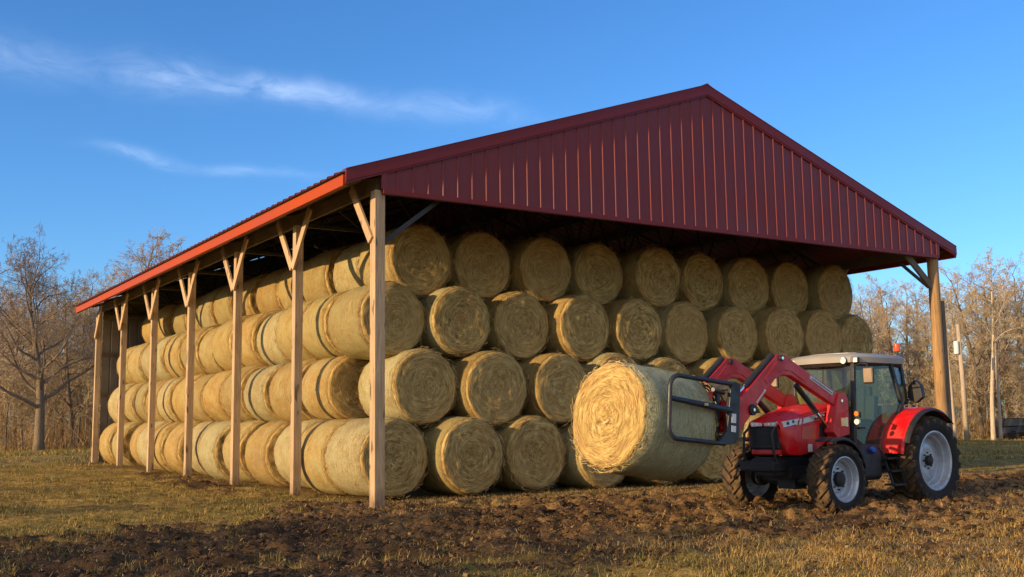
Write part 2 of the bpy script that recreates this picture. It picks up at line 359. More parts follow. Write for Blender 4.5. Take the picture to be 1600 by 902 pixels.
def tag(o, label=None, cat=None, group=None, kind=None):
    for k, v in (('label', label), ('category', cat), ('group', group), ('kind', kind)):
        if v: o[k] = v
    return o
def empty(name, loc=(0, 0, 0), rz=0., parent=None):
    o = bpy.data.objects.new(name, None); col.objects.link(o); o.location = loc; o.rotation_euler = (0, 0, rz); o.empty_display_size = .2
    if parent is not None: o.parent = parent
    return o
def at_px(px, D):                                            # ground point below a picture column at a forward distance
    d = r0*((px-800)/FPX)+Vector((math.sin(YAW), math.cos(YAW), 0)); return Vector((CAM[0]+d.x*D, CAM[1]+d.y*D, 0))

# ------------------------------------------------------------------ sky and sun
SUN_EL = 12.8
SUN_DIR = Vector((-1, -.042, 0)).normalized()*math.cos(R(SUN_EL))+Vector((0, 0, math.sin(R(SUN_EL))))     # towards the sun
w = bpy.data.worlds.new('World'); sc.world = w; w.use_nodes = True; nt = w.node_tree; bg = nt.nodes['Background']; gw = G(w)
sky = nt.nodes.new('ShaderNodeTexSky'); sky.sky_type = 'NISHITA'; sky.sun_disc = False; sky.sun_elevation = R(SUN_EL)
sky.sun_rotation = math.atan2(SUN_DIR.x, SUN_DIR.y); sky.air_density = 1.0; sky.dust_density = .3; sky.ozone_density = 3.2
hs = nt.nodes.new('ShaderNodeHueSaturation'); hs.inputs['Saturation'].default_value = 1.12; hs.inputs['Value'].default_value = 1.0
nt.links.new(sky.outputs[0], hs.inputs['Color'])
dv = gw.coord('Generated')
def dot(v):
    n = gw.node('ShaderNodeVectorMath', operation='DOT_PRODUCT'); nt.links.new(dv, n.inputs[0]); n.inputs[1].default_value = v; return n.outputs['Value']
ce = Vector((math.sin(YAW), math.cos(YAW), .3)).normalized(); cr_ = Vector((math.cos(YAW), -math.sin(YAW), 0)); cu = cr_.cross(ce)
dd = gw.math('MAXIMUM', dot(tuple(ce)), .05); U = gw.math('DIVIDE', dot(tuple(cr_)), dd); V_ = gw.math('DIVIDE', dot(tuple(cu)), dd)
def cirrus(px, py, slope, half, blobs, seed):
    u_a, v_a = uv(px, py)
    warp = gw.noise(gw.comb(gw.math('MULTIPLY', U, 7.), gw.math('MULTIPLY', V_, 7.), seed), 1., 4.)
    line = gw.math('SUBTRACT', V_, gw.math('MULTIPLY_ADD', U, slope, v_a-slope*u_a))
    line = gw.math('ADD', line, gw.math('MULTIPLY', gw.math('SUBTRACT', warp, .5), .04))
    n1 = gw.noise(gw.comb(gw.math('MULTIPLY', U, 16.), gw.math('MULTIPLY', line, 42.), seed+3.), 1., 6., .62, 1.2); tot = None
    for cx, wx, hh, am in blobs:
        du = gw.math('SUBTRACT', U, uv(cx, 0)[0]); e = gw.math('MULTIPLY', gw.math('MULTIPLY', du, du), -1/(wx/FPX)**2)
        dl = gw.math('MULTIPLY', gw.math('MULTIPLY', line, line), -1/(half*hh)**2)
        t = gw.math('MULTIPLY', gw.math('EXPONENT', gw.math('ADD', e, dl)), am); tot = t if tot is None else gw.math('ADD', tot, t)
    return gw.math('MULTIPLY', tot, gw.mr(n1, .30, .72, .15, 1.))
OFF = math.atan(.3)-PIT
def uv(px, py): return (px-800)/FPX, (451-py)/FPX-math.tan(OFF)
c1 = cirrus(400, 131, -.135, .010, ((40, 150, 1.8, .20), (275, 75, 1.7, .34), (470, 120, .95, .50), (720, 110, 1.2, .22)), 1.3)
c2 = cirrus(330, 248, -.15, .005, ((225, 55, 1.2, .30), (370, 120, .9, .20)), 5.1)
cl = gw.math('MULTIPLY', gw.math('MAXIMUM', c1, c2), .34)
tint = gw.mix(1., hs.outputs[0], (.355, .475, .615), 'MULTIPLY')
skyc = gw.mix(cl, tint, (6.2, 6.6, 7.2))
# bright thin veil of unseen cloud, added behind the camera to fill the shaded fronts
fill_veil_n = gw.noise(gw.scale(dv, (2.2, 2.2, 5.)), 1., 5., .55, .4)
veil = gw.math('MULTIPLY', gw.mr(dot((-math.sin(YAW+.25), -math.cos(YAW+.25), .1)), .05, .6), gw.mr(fill_veil_n, .32, .62, .25, 1.))
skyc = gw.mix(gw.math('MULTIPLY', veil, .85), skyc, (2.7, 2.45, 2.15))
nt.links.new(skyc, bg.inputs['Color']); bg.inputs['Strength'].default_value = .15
sl = bpy.data.lights.new('sun', 'SUN'); sl.energy = 2.4; sl.angle = R(.53); sl.color = (1., .69, .36)
so = bpy.data.objects.new('sun', sl); col.objects.link(so); so.rotation_euler = SUN_DIR.to_track_quat('Z', 'Y').to_euler(); so.location = (-40, 0, 30)
sc.view_settings.view_transform = 'Standard'; sc.view_settings.look = 'None'; sc.view_settings.exposure = 1.38; sc.view_settings.gamma = 1.
sc.render.engine = 'CYCLES'; sc.cycles.max_bounces = 6; sc.cycles.transparent_max_bounces = 16

# ------------------------------------------------------------------ ground
def axis(lo, hi, step, far, k=1.22):
    a = list(np.arange(lo, hi, step)); s = step; x = hi; out = []
    while x < far: out.append(x); s *= k; x += s
    out.append(far); s = step; x = lo-step; pre = []
    while x > -far: pre.append(x); s *= k; x -= s
    pre.append(-far); return np.array(pre[::-1]+a+out)
ua = axis(-9.5, 13.5, .06, 900); va = axis(8.5, 27, .05, 900, 1.12)
UU, VV = np.meshgrid(ua, va); GX = CAM[0]+math.sin(YAW)*VV+math.cos(YAW)*UU; GY = CAM[1]+math.cos(YAW)*VV-math.sin(YAW)*UU
GZ = gz(GX, GY); nv, nu = GX.shape
idx = np.arange(nv*nu).reshape(nv, nu); F = np.stack([idx[:-1, :-1], idx[:-1, 1:], idx[1:, 1:], idx[1:, :-1]], -1).reshape(-1, 4)
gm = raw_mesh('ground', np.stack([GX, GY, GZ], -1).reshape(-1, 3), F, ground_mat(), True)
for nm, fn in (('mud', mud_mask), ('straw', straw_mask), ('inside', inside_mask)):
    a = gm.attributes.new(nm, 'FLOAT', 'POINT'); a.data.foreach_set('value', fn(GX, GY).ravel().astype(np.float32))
tag(link('ground', gm), kind='structure')

def blades(n, place, h, wd, lean, seed, curve=True):         # bent three-vertex-pair blades as numpy arrays
    q = np.random.default_rng(seed); x, y = place(q, n); n = len(x); z = gz(x, y)-.01
    H = h[0]+(h[1]-h[0])*q.random(n)**1.6; W = wd*(.6+.8*q.random(n)); a = q.random(n)*6.283; ln = lean[0]+(lean[1]-lean[0])*q.random(n)
    dx, dy = np.cos(a), np.sin(a); px, py = -dy*W/2, dx*W/2
    P = []
    for t, wk in ((0., 1.), (.5, .8), (1., .12)):
        o = np.sin(ln*t)*t*H; zz = np.cos(ln*t)*t*H
        for s in (-1, 1): P.append(np.stack([x+dx*o+s*px*wk, y+dy*o+s*py*wk, z+zz], -1))
    V = np.stack(P, 1).reshape(-1, 3); b = np.arange(n)[:, None]*6
    F = np.concatenate([b+np.array([[0, 1, 3, 2]]), b+np.array([[2, 3, 5, 4]])], 1).reshape(-1, 4)
    return V, F
def in_view(q, n, v0, v1, margin=2.2, power=1.):
    n = int(n*1.25)
    v = v0+(v1-v0)*q.random(n)**power; u = (q.random(n)*2-1)*(v*.49+margin)
    return CAM[0]+math.sin(YAW)*v+math.cos(YAW)*u, CAM[1]+math.cos(YAW)*v-math.sin(YAW)*u
def pick(fn, v0, v1, power=1.):
    def f(q, n):
        x, y = in_view(q, n, v0, v1, power=power); k = q.random(len(x)) < fn(x, y); return x[k], y[k]
    return f
grass_d = lambda x, y: (1-mud_mask(x, y))*(1-.8*straw_mask(x, y))*(1-inside_mask(x, y))*smooth(.40, .58, fbm(x*1.5, y*1.5, 31, 5))*(.35+.65*smooth(.4, .6, fbm(x*.4, y*.4, 33)))
V1, F1 = blades(260000, pick(grass_d, 9, 38, 1.4), (.02, .10), .007, (.2, 1.5), 1)
def grass_clumps(q, n):
    x, y = in_view(q, 9000, 9, 34, power=1.35); k = q.random(len(x)) < grass_d(x, y)*.9+.04; x, y = x[k], y[k]; c = 34
    r_ = (.05+.10*q.random((len(x), 1)))*np.sqrt(q.random((len(x), c))); a = q.random((len(x), c))*6.283
    return (x[:, None]+r_*np.cos(a)).ravel(), (y[:, None]+r_*np.sin(a)).ravel()
V1c, F1c = blades(0, grass_clumps, (.04, .15), .006, (.3, 1.55), 22)
V1 = np.concatenate([V1, V1c]); F1 = np.concatenate([F1, F1c+len(V1)-len(V1c)])
V1b, F1b = blades(60000, pick(lambda x, y: (1-inside_mask(x, y))*(1-.7*mud_mask(x, y))*smooth(.38, .6, fbm(x*.5, y*.5, 35)), 34, 64), (.08, .20), .02, (.3, 1.5), 21)
V1 = np.concatenate([V1, V1b]); F1 = np.concatenate([F1, F1b+len(V1)-len(V1b)])
tag(link('grass', raw_mesh('grass', V1, F1, blade_mat('grass_blades', [(0., (.075, .075, .018)), (.45, (.18, .155, .036)), (.75, (.36, .25, .07)), (1., (.54, .37, .13))]))), 'short olive and straw coloured winter grass across the field', 'grass', kind='stuff')
tuft_d = lambda x, y: straw_mask(x, y)*(y < -4)*smooth(.46, .60, fbm(x*1.1, y*1.1, 41, 5))
V2a, F2a = blades(110000, pick(tuft_d, 9, 19, 1.3), (.03, .10), .006, (1.1, 1.66), 2)
def tussocks(q, n):
    x, y = in_view(q, 2200, 9, 19, power=1.2); k = q.random(len(x)) < straw_mask(x, y)*(y < -4.5)*smooth(.46, .62, fbm(x*.9, y*.9, 43)); x, y = x[k], y[k]; c = 60
    r_ = .13*np.sqrt(q.random((len(x), c))); a = q.random((len(x), c))*6.283
    return (x[:, None]+r_*np.cos(a)).ravel(), (y[:, None]+r_*np.sin(a)).ravel()
V2b, F2b = blades(0, tussocks, (.03, .16), .005, (.4, 1.6), 12)
V2 = np.concatenate([V2a, V2b]); F2 = np.concatenate([F2a, F2b+len(V2a)])
tag(link('dry_grass', raw_mesh('dry_grass', V2, F2, blade_mat('dry_grass_blades', [(0., (.22, .12, .03)), (.4, (.46, .28, .075)), (.8, (.66, .43, .135)), (1., (.22, .165, .04))]))), 'dry golden grass tufts in the near right corner', 'dry grass', kind='stuff')
lit_d = lambda x, y: np.clip(.9*straw_mask(x, y)+mud_mask(x, y)*(.06+.5*smooth(-2, 2, x)*smooth(.42, .6, fbm(x*.8, y*.8, 61)))+.04, 0, 1)
V3, F3 = blades(150000, pick(lit_d, 9, 28, 1.4), (.05, .16), .006, (1.35, 1.7), 3)
tag(link('straw_litter', raw_mesh('straw_litter', V3, F3, MT['straw'])), 'loose hay stalks scattered over the mud and along the foot of the bales', 'straw', kind='stuff')
def clods(n, seed):
    q = random.Random(seed); qq = np.random.default_rng(seed)
    fn = lambda x, y: mud_mask(x, y)**2*(.25+.75*smooth(.42, .62, fbm(x*.9, y*.9, 51)))*(1-inside_mask(x, y))
    x, y = in_view(qq, n*4, 9, 26, power=1.3); k = qq.random(len(x)) < fn(x, y); x = x[k][:n]; y = y[k][:n]; z = gz(x, y)
    t = (1+5**.5)/2; ico = np.array([(-1, t, 0), (1, t, 0), (-1, -t, 0), (1, -t, 0), (0, -1, t), (0, 1, t), (0, -1, -t), (0, 1, -t), (t, 0, -1), (t, 0, 1), (-t, 0, -1), (-t, 0, 1)])/1.902
    fi = np.array([(0, 11, 5), (0, 5, 1), (0, 1, 7), (0, 7, 10), (0, 10, 11), (1, 5, 9), (5, 11, 4), (11, 10, 2), (10, 7, 6), (7, 1, 8), (3, 9, 4), (3, 4, 2), (3, 2, 6), (3, 6, 8), (3, 8, 9), (4, 9, 5), (2, 4, 11), (6, 2, 10), (8, 6, 7), (9, 8, 1)])
    m_ = len(x); s = (.008+.034*qq.random(m_)**3)*(1+1.3*smooth(0, 3, x)*qq.random(m_)**2); j = 1+.95*(qq.random((m_, 12, 1))-.5)
    a = qq.random(m_)*6.283; ca, sa = np.cos(a)[:, None], np.sin(a)[:, None]
    P = ico[None]*j*s[:, None, None]*np.array([1.35, .95, .5]); P = np.stack([P[..., 0]*ca-P[..., 1]*sa, P[..., 0]*sa+P[..., 1]*ca, P[..., 2]], -1)
    P = P+np.stack([x, y, z+s*.15], -1)[:, None]; Fv = (np.arange(m_)[:, None, None]*12+fi[None]).reshape(-1, 3)
    return P.reshape(-1, 3), Fv
V4, F4 = clods(11000, 9)
tag(link('soil_clods', raw_mesh('soil_clods', V4, F4, blade_mat('clod_soil', [(0., (.04, .023, .013)), (.6, (.08, .046, .024)), (1., (.14, .08, .038))], .95))), 'broken brown soil clods churned up in front of the barn', 'soil', kind='stuff')

def flakes(n, seed):                                          # curled scraps of sod and dead leaves
    g_ = np.random.default_rng(seed); fn = lambda x, y: np.clip(mud_mask(x, y)*(.3+.7*smooth(.4, .6, fbm(x*1.2, y*1.2, 71)))+.12, 0, 1)*(1-inside_mask(x, y))
    x, y = in_view(g_, n, 9, 27, power=1.35); k = g_.random(len(x)) < fn(x, y)*(.3+.7*smooth(-4.5, .5, x)); x, y = x[k], y[k]; m_ = len(x); z = gz(x, y)+.006
    L = .009+.026*g_.random(m_)**2; W = L*(.25+.5*g_.random(m_)); a = g_.random(m_)*6.283; t1, t2 = g_.normal(0, .5, m_), g_.normal(0, .5, m_); ca, sa = np.cos(a), np.sin(a); P = []
    for u, v in ((-1, 0), (-.2, -1), (1, -.15), (.25, .9)): P.append(np.stack([x+u*L*ca-v*W*sa, y+u*L*sa+v*W*ca, z+u*L*t1+v*W*t2+L*.35], -1))
    return np.stack(P, 1).reshape(-1, 3), np.arange(m_*4).reshape(-1, 4)
V5, F5 = flakes(150000, 15)
tag(link('leaf_litter', raw_mesh('leaf_litter', V5, F5, blade_mat('leaf_scraps', [(0., (.06, .032, .014)), (.5, (.14, .076, .03)), (.88, (.24, .138, .05)), (1., (.40, .26, .10))], .85))), 'brown dead leaves and torn scraps of sod trodden into the mud', 'leaf litter', kind='stuff')
# ------------------------------------------------------------------ pole barn
W_, DEP = 15.45, 22.28; EZ, RZ, OE = 5.98, 8.85, .70; SL = (RZ-EZ)/(W_/2+OE); PT = 5.74
barn = tag(empty('pole_barn', (0, 0, .27)), 'open sided pole barn with burgundy steel gable and roof, full of round hay bales', 'barn')
bz = .27                                                     # barn part coordinates are world minus bz
def rz_(x): return (EZ+SL*(x+OE) if x <= W_/2 else EZ+SL*(W_+OE-x))-bz
YF, YB = -.155, DEP+.25
def roof_panel(side):                                        # ribbed sheet, ribs run down the slope
    b = MB(); ys = []; y = YF+.004
    while y < YB-.05: ys += [(y, 0), (y+.20, 0), (y+.222, .034), (y+.256, .034), (y+.278, 0)]; y += .305
    ys.append((YB, 0)); xs = (-OE-.13, W_/2) if side < 0 else (W_+OE+.13, W_/2)
    top = [[(x, y, rz_(x)+.02+h) for (y, h) in ys] for x in xs]; bot = [[(x, y, rz_(x)+.012+h) for (y, h) in ys] for x in xs]
    n = len(ys); vs = top[0]+top[1]+bot[0]+bot[1]; fs = []
    for i in range(n-1): fs += [(i, i+1, n+i+1, n+i), (2*n+i, 3*n+i, 3*n+i+1, 2*n+i+1), (i, 2*n+i, 2*n+i+1, i+1), (n+i, n+i+1, 3*n+i+1, 3*n+i)]
    fs += [(0, n, 3*n, 2*n), (n-1, 3*n-1, 4*n-1, 2*n-1)]
    b.add(vs, fs); o = b.build('roof', [MT['trim'], MT['galv']], barn)
    for p in o.data.polygons: p.material_index = 1 if p.normal.z < -.3 else 0
    return o
roof_panel(-1); roof_panel(1)
rc = MB(); rc.prism([(W_/2-.22, rz_(W_/2-.22)+.05), (W_/2, rz_(W_/2)+.062), (W_/2+.22, rz_(W_/2+.22)+.05), (W_/2+.22, rz_(W_/2+.22)+.064), (W_/2, rz_(W_/2)+.09), (W_/2-.22, rz_(W_/2-.22)+.064)], 1, YF-.05, YB+.03)
rc.build('ridge_cap', MT['trim'], barn)
# gable cladding with raised ribs every foot, cut to the roof slope
def gable(y, sgn, name, m_):
    b = MB(); z0 = PT-bz; xs = []; x = 0.; 
    prof = []
    while x < W_-.01:
        for dx, h in ((0, 0), (.240, 0), (.256, .022), (.284, .022), (.300, 0)):
            if x+dx <= W_: prof.append((x+dx, h))
        x += .305
    prof.append((W_, 0)); pr = [prof[0]]
    for q in prof[1:]:
        if q[0]-pr[-1][0] > .004: pr.append(q)
    lo = [(px, y+sgn*h, z0) for px, h in pr]; hi = [(px, y+sgn*h, rz_(px)-.03) for px, h in pr]
    n = len(pr); bk = [(0, y-sgn*.02, z0), (W_, y-sgn*.02, z0), (W_, y-sgn*.02, rz_(W_)-.03), (W_/2, y-sgn*.02, rz_(W_/2)-.03), (0, y-sgn*.02, rz_(0)-.03)]
    b.add(lo+hi, [(i, i+1, n+i+1, n+i) for i in range(n-1)])
    b.add(bk, [(0, 1, 2, 3, 4)])
    return b.build(name, m_, barn, recalc=False)
gw_ = gable(-.152, -1, 'gable_wall', MT['burg'])
bt = MB(); bt.box((W_/2, -.150, PT-bz-.035), (W_+.06, .085, .09)); bt.build('bottom_trim', MT['trim'], barn, bevel=.008)
ct = MB(); ct.box((.0, -.165, (PT-bz+rz_(0))/2), (.12, .035, rz_(0)-PT+bz-.02)); ct.build('corner_trim', MT['burg'], barn)
ct = MB(); ct.box((W_, -.165, (PT-bz+rz_(W_))/2), (.12, .035, rz_(W_)-PT+bz-.02)); ct.build('corner_trim', MT['burg'], barn)
for side in (-1, 1):
    xe = -OE-.04 if side < 0 else W_+OE+.04; b = MB()
    e = Vector((xe, 0, rz_(xe))); t = Vector((W_/2, 0, rz_(W_/2))); nrm = Vector((0, 0, 1))
    def strip(y0, y1, z0, z1): b.loft([[(p.x, y0, p.z+z0), (p.x, y1, p.z+z0), (p.x, y1, p.z+z1), (p.x, y0, p.z+z1)] for p in (e, t)])
    strip(YF-.05, YF+.0, -.16, .05); strip(YF-.058, YF+.14, .051, .066); strip(YF-.036, YF+.012, -.2, -.162)
    b.build('rake_trim', MT['trim'], barn)
    fx = xe+(-.02 if side < 0 else .02); f = MB(); f.box((fx, (YF+YB)/2, rz_(xe)-.135), (.035, YB-YF-.0, .185)); f.box((fx-side*.03, (YF+YB)/2, rz_(xe)-.225), (.09, YB-YF-.02, .018))
    f.build('fascia', MT['fascia'], barn)
# posts: six-by-six timber, one row each side
PX = -.05
posts_y = [i*DEP/6 for i in range(7)]
braces = MB
for side, x in ((-1, PX), (1, W_)):
    for i, y in enumerate(posts_y):
        zb = gz1(x, y)-.35-bz
        if side > 0 and i == 0:
            p = MB(); zt = PT-bz; nz = 14; q = random.Random(3)
            p.tube([(x+q.uniform(-.008, .008), y, zb+(zt-zb)*k/nz) for k in range(nz+1)], [.150-.018*k/nz+q.uniform(-.006, .006) for k in range(nz+1)], 18)
            po = p.build('post', MT['pole'], barn, smooth_=50); po['label'] = 'round pole at the right corner, lit orange on one side'
            s = MB(); s.box((x+.185, y+.03, (zb+4.6-bz)/2), (.13, .26, 4.6-bz-zb)); s.build('splice_board', MT['oldwood'], po, bevel=.01)
            continue
        p = MB(); p.box((x, y, (zb+PT-bz)/2), (.168 if i else .19, .168 if i else .21, PT-bz-zb)); p.build('post', MT['post'], barn, bevel=.007)
        # knee braces along the eave: a V of two boards nailed to the outer face
        for s in ((1,) if i == 0 else (-1,) if i == 6 else (-1, 1)):
            b = MB(); a = Vector((x+side*(.118 if s > 0 else .122), y+s*.02, 4.86-bz)); e = Vector((x+side*(.14 if s > 0 else .145), y+s*(.80 if s > 0 else .98), 5.92-bz))
            b.bar(a, e, .165, .045, up=(1, 0, 0)); b.build('knee_brace', MT['brace'], barn, bevel=.004)
b = MB(); b.bar((.06, .10, 4.82-bz), (1.25, .10, 5.74-bz), .03, .085, up=(0, 0, 1)); b.build('knee_brace', MT['steel'], barn, bevel=.004)
b = MB(); b.bar((W_-.10, 0, 4.95-bz), (W_-1.05, 0, 5.72-bz), .06, .17, up=(0, 0, 1)); b.build('knee_brace', MT['oldwood'], barn, bevel=.004)
b = MB(); b.bar((W_+.0, .14, 4.95-bz), (W_, .95, 5.68-bz), .05, .12, up=(1, 0, 0)); b.build('knee_brace', MT['oldwood'], barn, bevel=.004)
for side, x in ((-1, PX), (1, W_)):
    b = MB(); b.box((x+side*-.03, DEP/2+.08, PT-bz+.13), (.05, DEP+.1, .24)); b.build('eave_beam', MT['oldwood'], barn)
# steel trusses
for i, y in enumerate(posts_y):
    b = MB(); n = 11; z0 = PT-bz+.02; yy = y+.0+(.03 if i else .10)
    b.bar((.1, yy, z0), (W_-.1, yy, z0), .07, .07)
    for s in (0, 1):
        e = .0 if s == 0 else W_; b.bar((e-.3*(1-2*s), yy, rz_(e-.3*(1-2*s))-.17), (W_/2, yy, rz_(W_/2)-.17), .07, .07)
    xs = [W_*k/n for k in range(n+1)]
    for k in range(n):
        x0, x1 = xs[k], xs[k+1]; xm = (x0+x1)/2
        b.bar((max(x0, .12), yy, z0), (xm, yy, rz_(xm)-.19), .035, .035); b.bar((xm, yy, rz_(xm)-.19), (min(x1, W_-.12), yy, z0), .035, .035)
    b.build('roof_truss', MT['steel'], barn)
for side in (-1, 1):
    for k in range(7):
        t = k/6.3; xx = (-OE+.12)+(W_/2+OE-.2)*t; xx = xx if side < 0 else W_-xx
        b = MB(); b.box((xx, DEP/2+.0, rz_(xx)-.07), (.045, DEP+.26, .13)); b.build('purlin', MT['oldwood'], barn)
# closed far end: sheet wall on girts
bw = MB(); x = .12; pr = []
while x < W_-.1: pr += [(x, 0), (x+.24, 0), (x+.26, .022), (x+.28, .022), (x+.30, 0)]; x += .305
n = len(pr); y_ = DEP+.13; bw.add([(a, y_+h, gz1(a, DEP)-bz-.2) for a, h in pr]+[(a, y_+h, rz_(a)-.05) for a, h in pr], [(i, i+1, n+i+1, n+i) for i in range(n-1)])
bwo = bw.build('end_wall', MT['galv'], barn, recalc=False)
for z in (1.3, 2.7, 4.1, 5.4):
    g_ = MB(); g_.box((W_/2, DEP+.085, z-bz+.2), (W_-.2, .05, .14)); g_.build('girt', MT['oldwood'], barn)

# ------------------------------------------------------------------ hay bales
BD, BL = 1.5, 1.46
def bale_meshes(seed):
    q = random.Random(seed); Rr = BD/2; n = 88; off = Vector((seed*7.3, 0, 0))
    def rad(a, y): 
        p = Vector((math.cos(a)*1.1, y*1.3, math.sin(a)*1.1))+off
        return Rr*(1+.022*mnoise.noise(p*1.4)+.014*mnoise.noise(p*5.)+.006*mnoise.noise(Vector((p.x*2, p.y*14, p.z*2)))-.15*(1-math.sqrt(max(0., 1-max(0., (abs(y)-(BL/2-.24))/.24)**2*.92))))
    ringsY = [-BL/2+.055+(BL-.11)*k/12 for k in range(13)]
    w_ = MB(); vs = []; fs = []
    for y in ringsY: vs += [(math.cos(2*math.pi*k/n)*rad(2*math.pi*k/n, y), y, math.sin(2*math.pi*k/n)*rad(2*math.pi*k/n, y)) for k in range(n)]
    for i in range(12):
        for k in range(n): fs.append((i*n+k, i*n+(k+1) % n, (i+1)*n+(k+1) % n, (i+1)*n+k))
    w_.add(vs, fs); wm = w_.mesh('net_wrap', MT['wrapgreen'] if seed % 3 == 0 else MT['wrap'], smooth_='all')
    c = MB()
    for s in (-1, 1):
        fr = [.994, .99, .972, .935, .87, .77, .65, .53, .41, .29, .17, .07]
        dp = [.06, .035, .014, .002, .0, .0, .0, .0, .004, .012, .03, .045]; vs = []; fs = []
        for f, d in zip(fr, dp):
            for k in range(n):
                a = 2*math.pi*k/n; r_ = rad(a, s*(BL/2-.055))*f; p = Vector((math.cos(a)*r_, s*3., math.sin(a)*r_))+off
                sp = mnoise.noise(Vector((math.cos(a)*2.5+off.x, math.sin(a)*2.5, f*26)))
                y = s*(BL/2-d+(.014*mnoise.noise(p*2.2)+.014*mnoise.noise(p*9.)+.022*sp)*min(1., (1-f)*12))
                r_ += .012*mnoise.noise(p*14)*(1 if f < .994 else .2)
                vs.append((math.cos(a)*r_, y, math.sin(a)*r_))
        vs.append((0, s*(BL/2-.05), 0)); m_ = len(fr)
        for i in range(m_-1):
            for k in range(n): fs.append((i*n+k, i*n+(k+1) % n, (i+1)*n+(k+1) % n, (i+1)*n+k))
        for k in range(n): fs.append(((m_-1)*n+k, (m_-1)*n+(k+1) % n, m_*n))
        c.add(vs, fs, 0)
        # loose stalks: on the face (following the windings) and fringing the rim
        for k in range(470):
            rim = k < 190; a = q.uniform(0, 6.283); r_ = Rr*(q.uniform(.93, 1.0) if rim else math.sqrt(q.random())*.95)
            L = q.uniform(.05, .15)*(.8 if rim else 1.5); wd = q.uniform(.0015, .003) if rim else q.uniform(.0014, .003); P = []; tw = q.uniform(-.5, .5)*(2 if rim else 1)
            lift = q.uniform(.004, .02); yb = s*(BL/2-(q.uniform(.0, .11) if rim else -.006))
            for t in range(4):
                tt = t/3; aa = a+L*tt/max(r_, .15); r3 = r_+tw*L*tt*.7+(.02*math.sin(tt*3+k))
                if rim: r3 = min(r3, Rr+.035)
                yy = yb+s*(lift*math.sin(tt*2.6)+(.03*tt*q.random() if rim else 0))
                P.append(Vector((math.cos(aa)*r3, yy, math.sin(aa)*r3)))
            side = Vector((math.cos(a), 0, math.sin(a)))*wd
            vs2 = []; 
            for p in P: vs2 += [p-side, p+side]
            c.add(vs2, [(2*i, 2*i+1, 2*i+3, 2*i+2) for i in range(3)], 1)
    for k in range(420):                                     # stray stems poking out through the net
        a = q.uniform(0, 6.283); y = q.uniform(-BL/2+.05, BL/2-.05); L = q.uniform(.04, .16); wd = q.uniform(.0015, .003); P = []; dy_ = q.uniform(-.6, .6); lf = q.uniform(.004, .022)
        for t in range(4):
            tt = t/3; aa = a+L*tt/Rr; yy = max(-BL/2, min(BL/2, y+dy_*L*tt)); r3 = rad(aa, yy)+.003+lf*math.sin(tt*2.4); P.append(Vector((math.cos(aa)*r3, yy, math.sin(aa)*r3)))
        vs2 = []
        for p in P: vs2 += [p-Vector((0, wd, 0)), p+Vector((0, wd, 0))]
        c.add(vs2, [(2*i, 2*i+1, 2*i+3, 2*i+2) for i in range(3)], 1)
    cm = c.mesh('hay_core', [MT['end'], MT['straw']], recalc=False)
    bm = bmesh.new(); bm.from_mesh(cm); bmesh.ops.recalc_face_normals(bm, faces=[f for f in bm.faces if f.material_index == 0]); bm.to_mesh(cm); bm.free()
    cm.polygons.foreach_set('use_smooth', [True]*len(cm.polygons)); return cm, wm
VAR = [bale_meshes(s) for s in range(1, 10)]
protos = []
for cm, wm in VAR:
    o = bpy.data.objects.new('hay_bale', cm); w2 = bpy.data.objects.new('net_wrap', wm); protos.append((o, w2))
used = set()
def place_bale(x, y, z, D, label, group=None, rz=0., rx=0., spin=None, variant=None):
    v = rnd.randrange(9) if variant is None else variant
    if v in used: o = protos[v][0].copy(); w2 = protos[v][1].copy()
    else: o, w2 = protos[v]; used.add(v)
    col.objects.link(o); col.objects.link(w2); w2.parent = o
    sp = rnd.uniform(0, 6.28) if spin is None else spin
    o.rotation_mode = 'QUATERNION'
    q_ = Matrix.Rotation(rz+(math.pi if rnd.random() < .5 and spin is None else 0), 3, 'Z') @ Matrix.Rotation(rx, 3, 'X') @ Matrix.Rotation(sp, 3, 'Y')
    o.rotation_quaternion = q_.to_quaternion(); s = D/BD; o.scale = (s, 1, s) ; o.location = (x, y, z)
    tag(o, label, 'hay bale', group or 'round hay bales stacked in the barn'); return o
ORD = 'first second third fourth fifth sixth seventh eighth ninth tenth eleventh twelfth thirteenth fourteenth fifteenth'.split()
ROWN = ['bottom', 'second', 'third', 'top']
rows = [dict(x0=.86, s=1.60, y=1.19, z=1.06, D=1.54, n=9), dict(x0=1.656, s=1.587, y=1.50, z=2.383, D=1.53, n=9), dict(x0=1.157, s=1.524, y=1.86, z=3.722, D=1.48, n=10), dict(x0=2.007, s=1.539, y=2.27, z=5.0, D=1.53, n=9)]
for k, rw in enumerate(rows):
    for i in range(rw['n']):
        x = rw['x0']+i*rw['s']
        lab = ('corner bale of the %s row, sunlit on its side, shaded end beside the corner post' % ROWN[k]) if (i == 0 and k != 1) else 'shaded end-on hay bale in the %s row under the gable, %s from the left' % (ROWN[k], ORD[i+(1 if k == 1 else 0)])
        if i == 0 and k == 1: lab = 'shaded end-on round hay bale in the second row, first right of the corner post'
        j = .16 if i else .0
        place_bale(x+rnd.uniform(-.02, .02), rw['y']+BL/2+rnd.uniform(-j, j), rw['z']+rnd.uniform(-.015, .015), rw['D']*rnd.uniform(.965, 1.015), lab, rz=rnd.uniform(.03, .08))
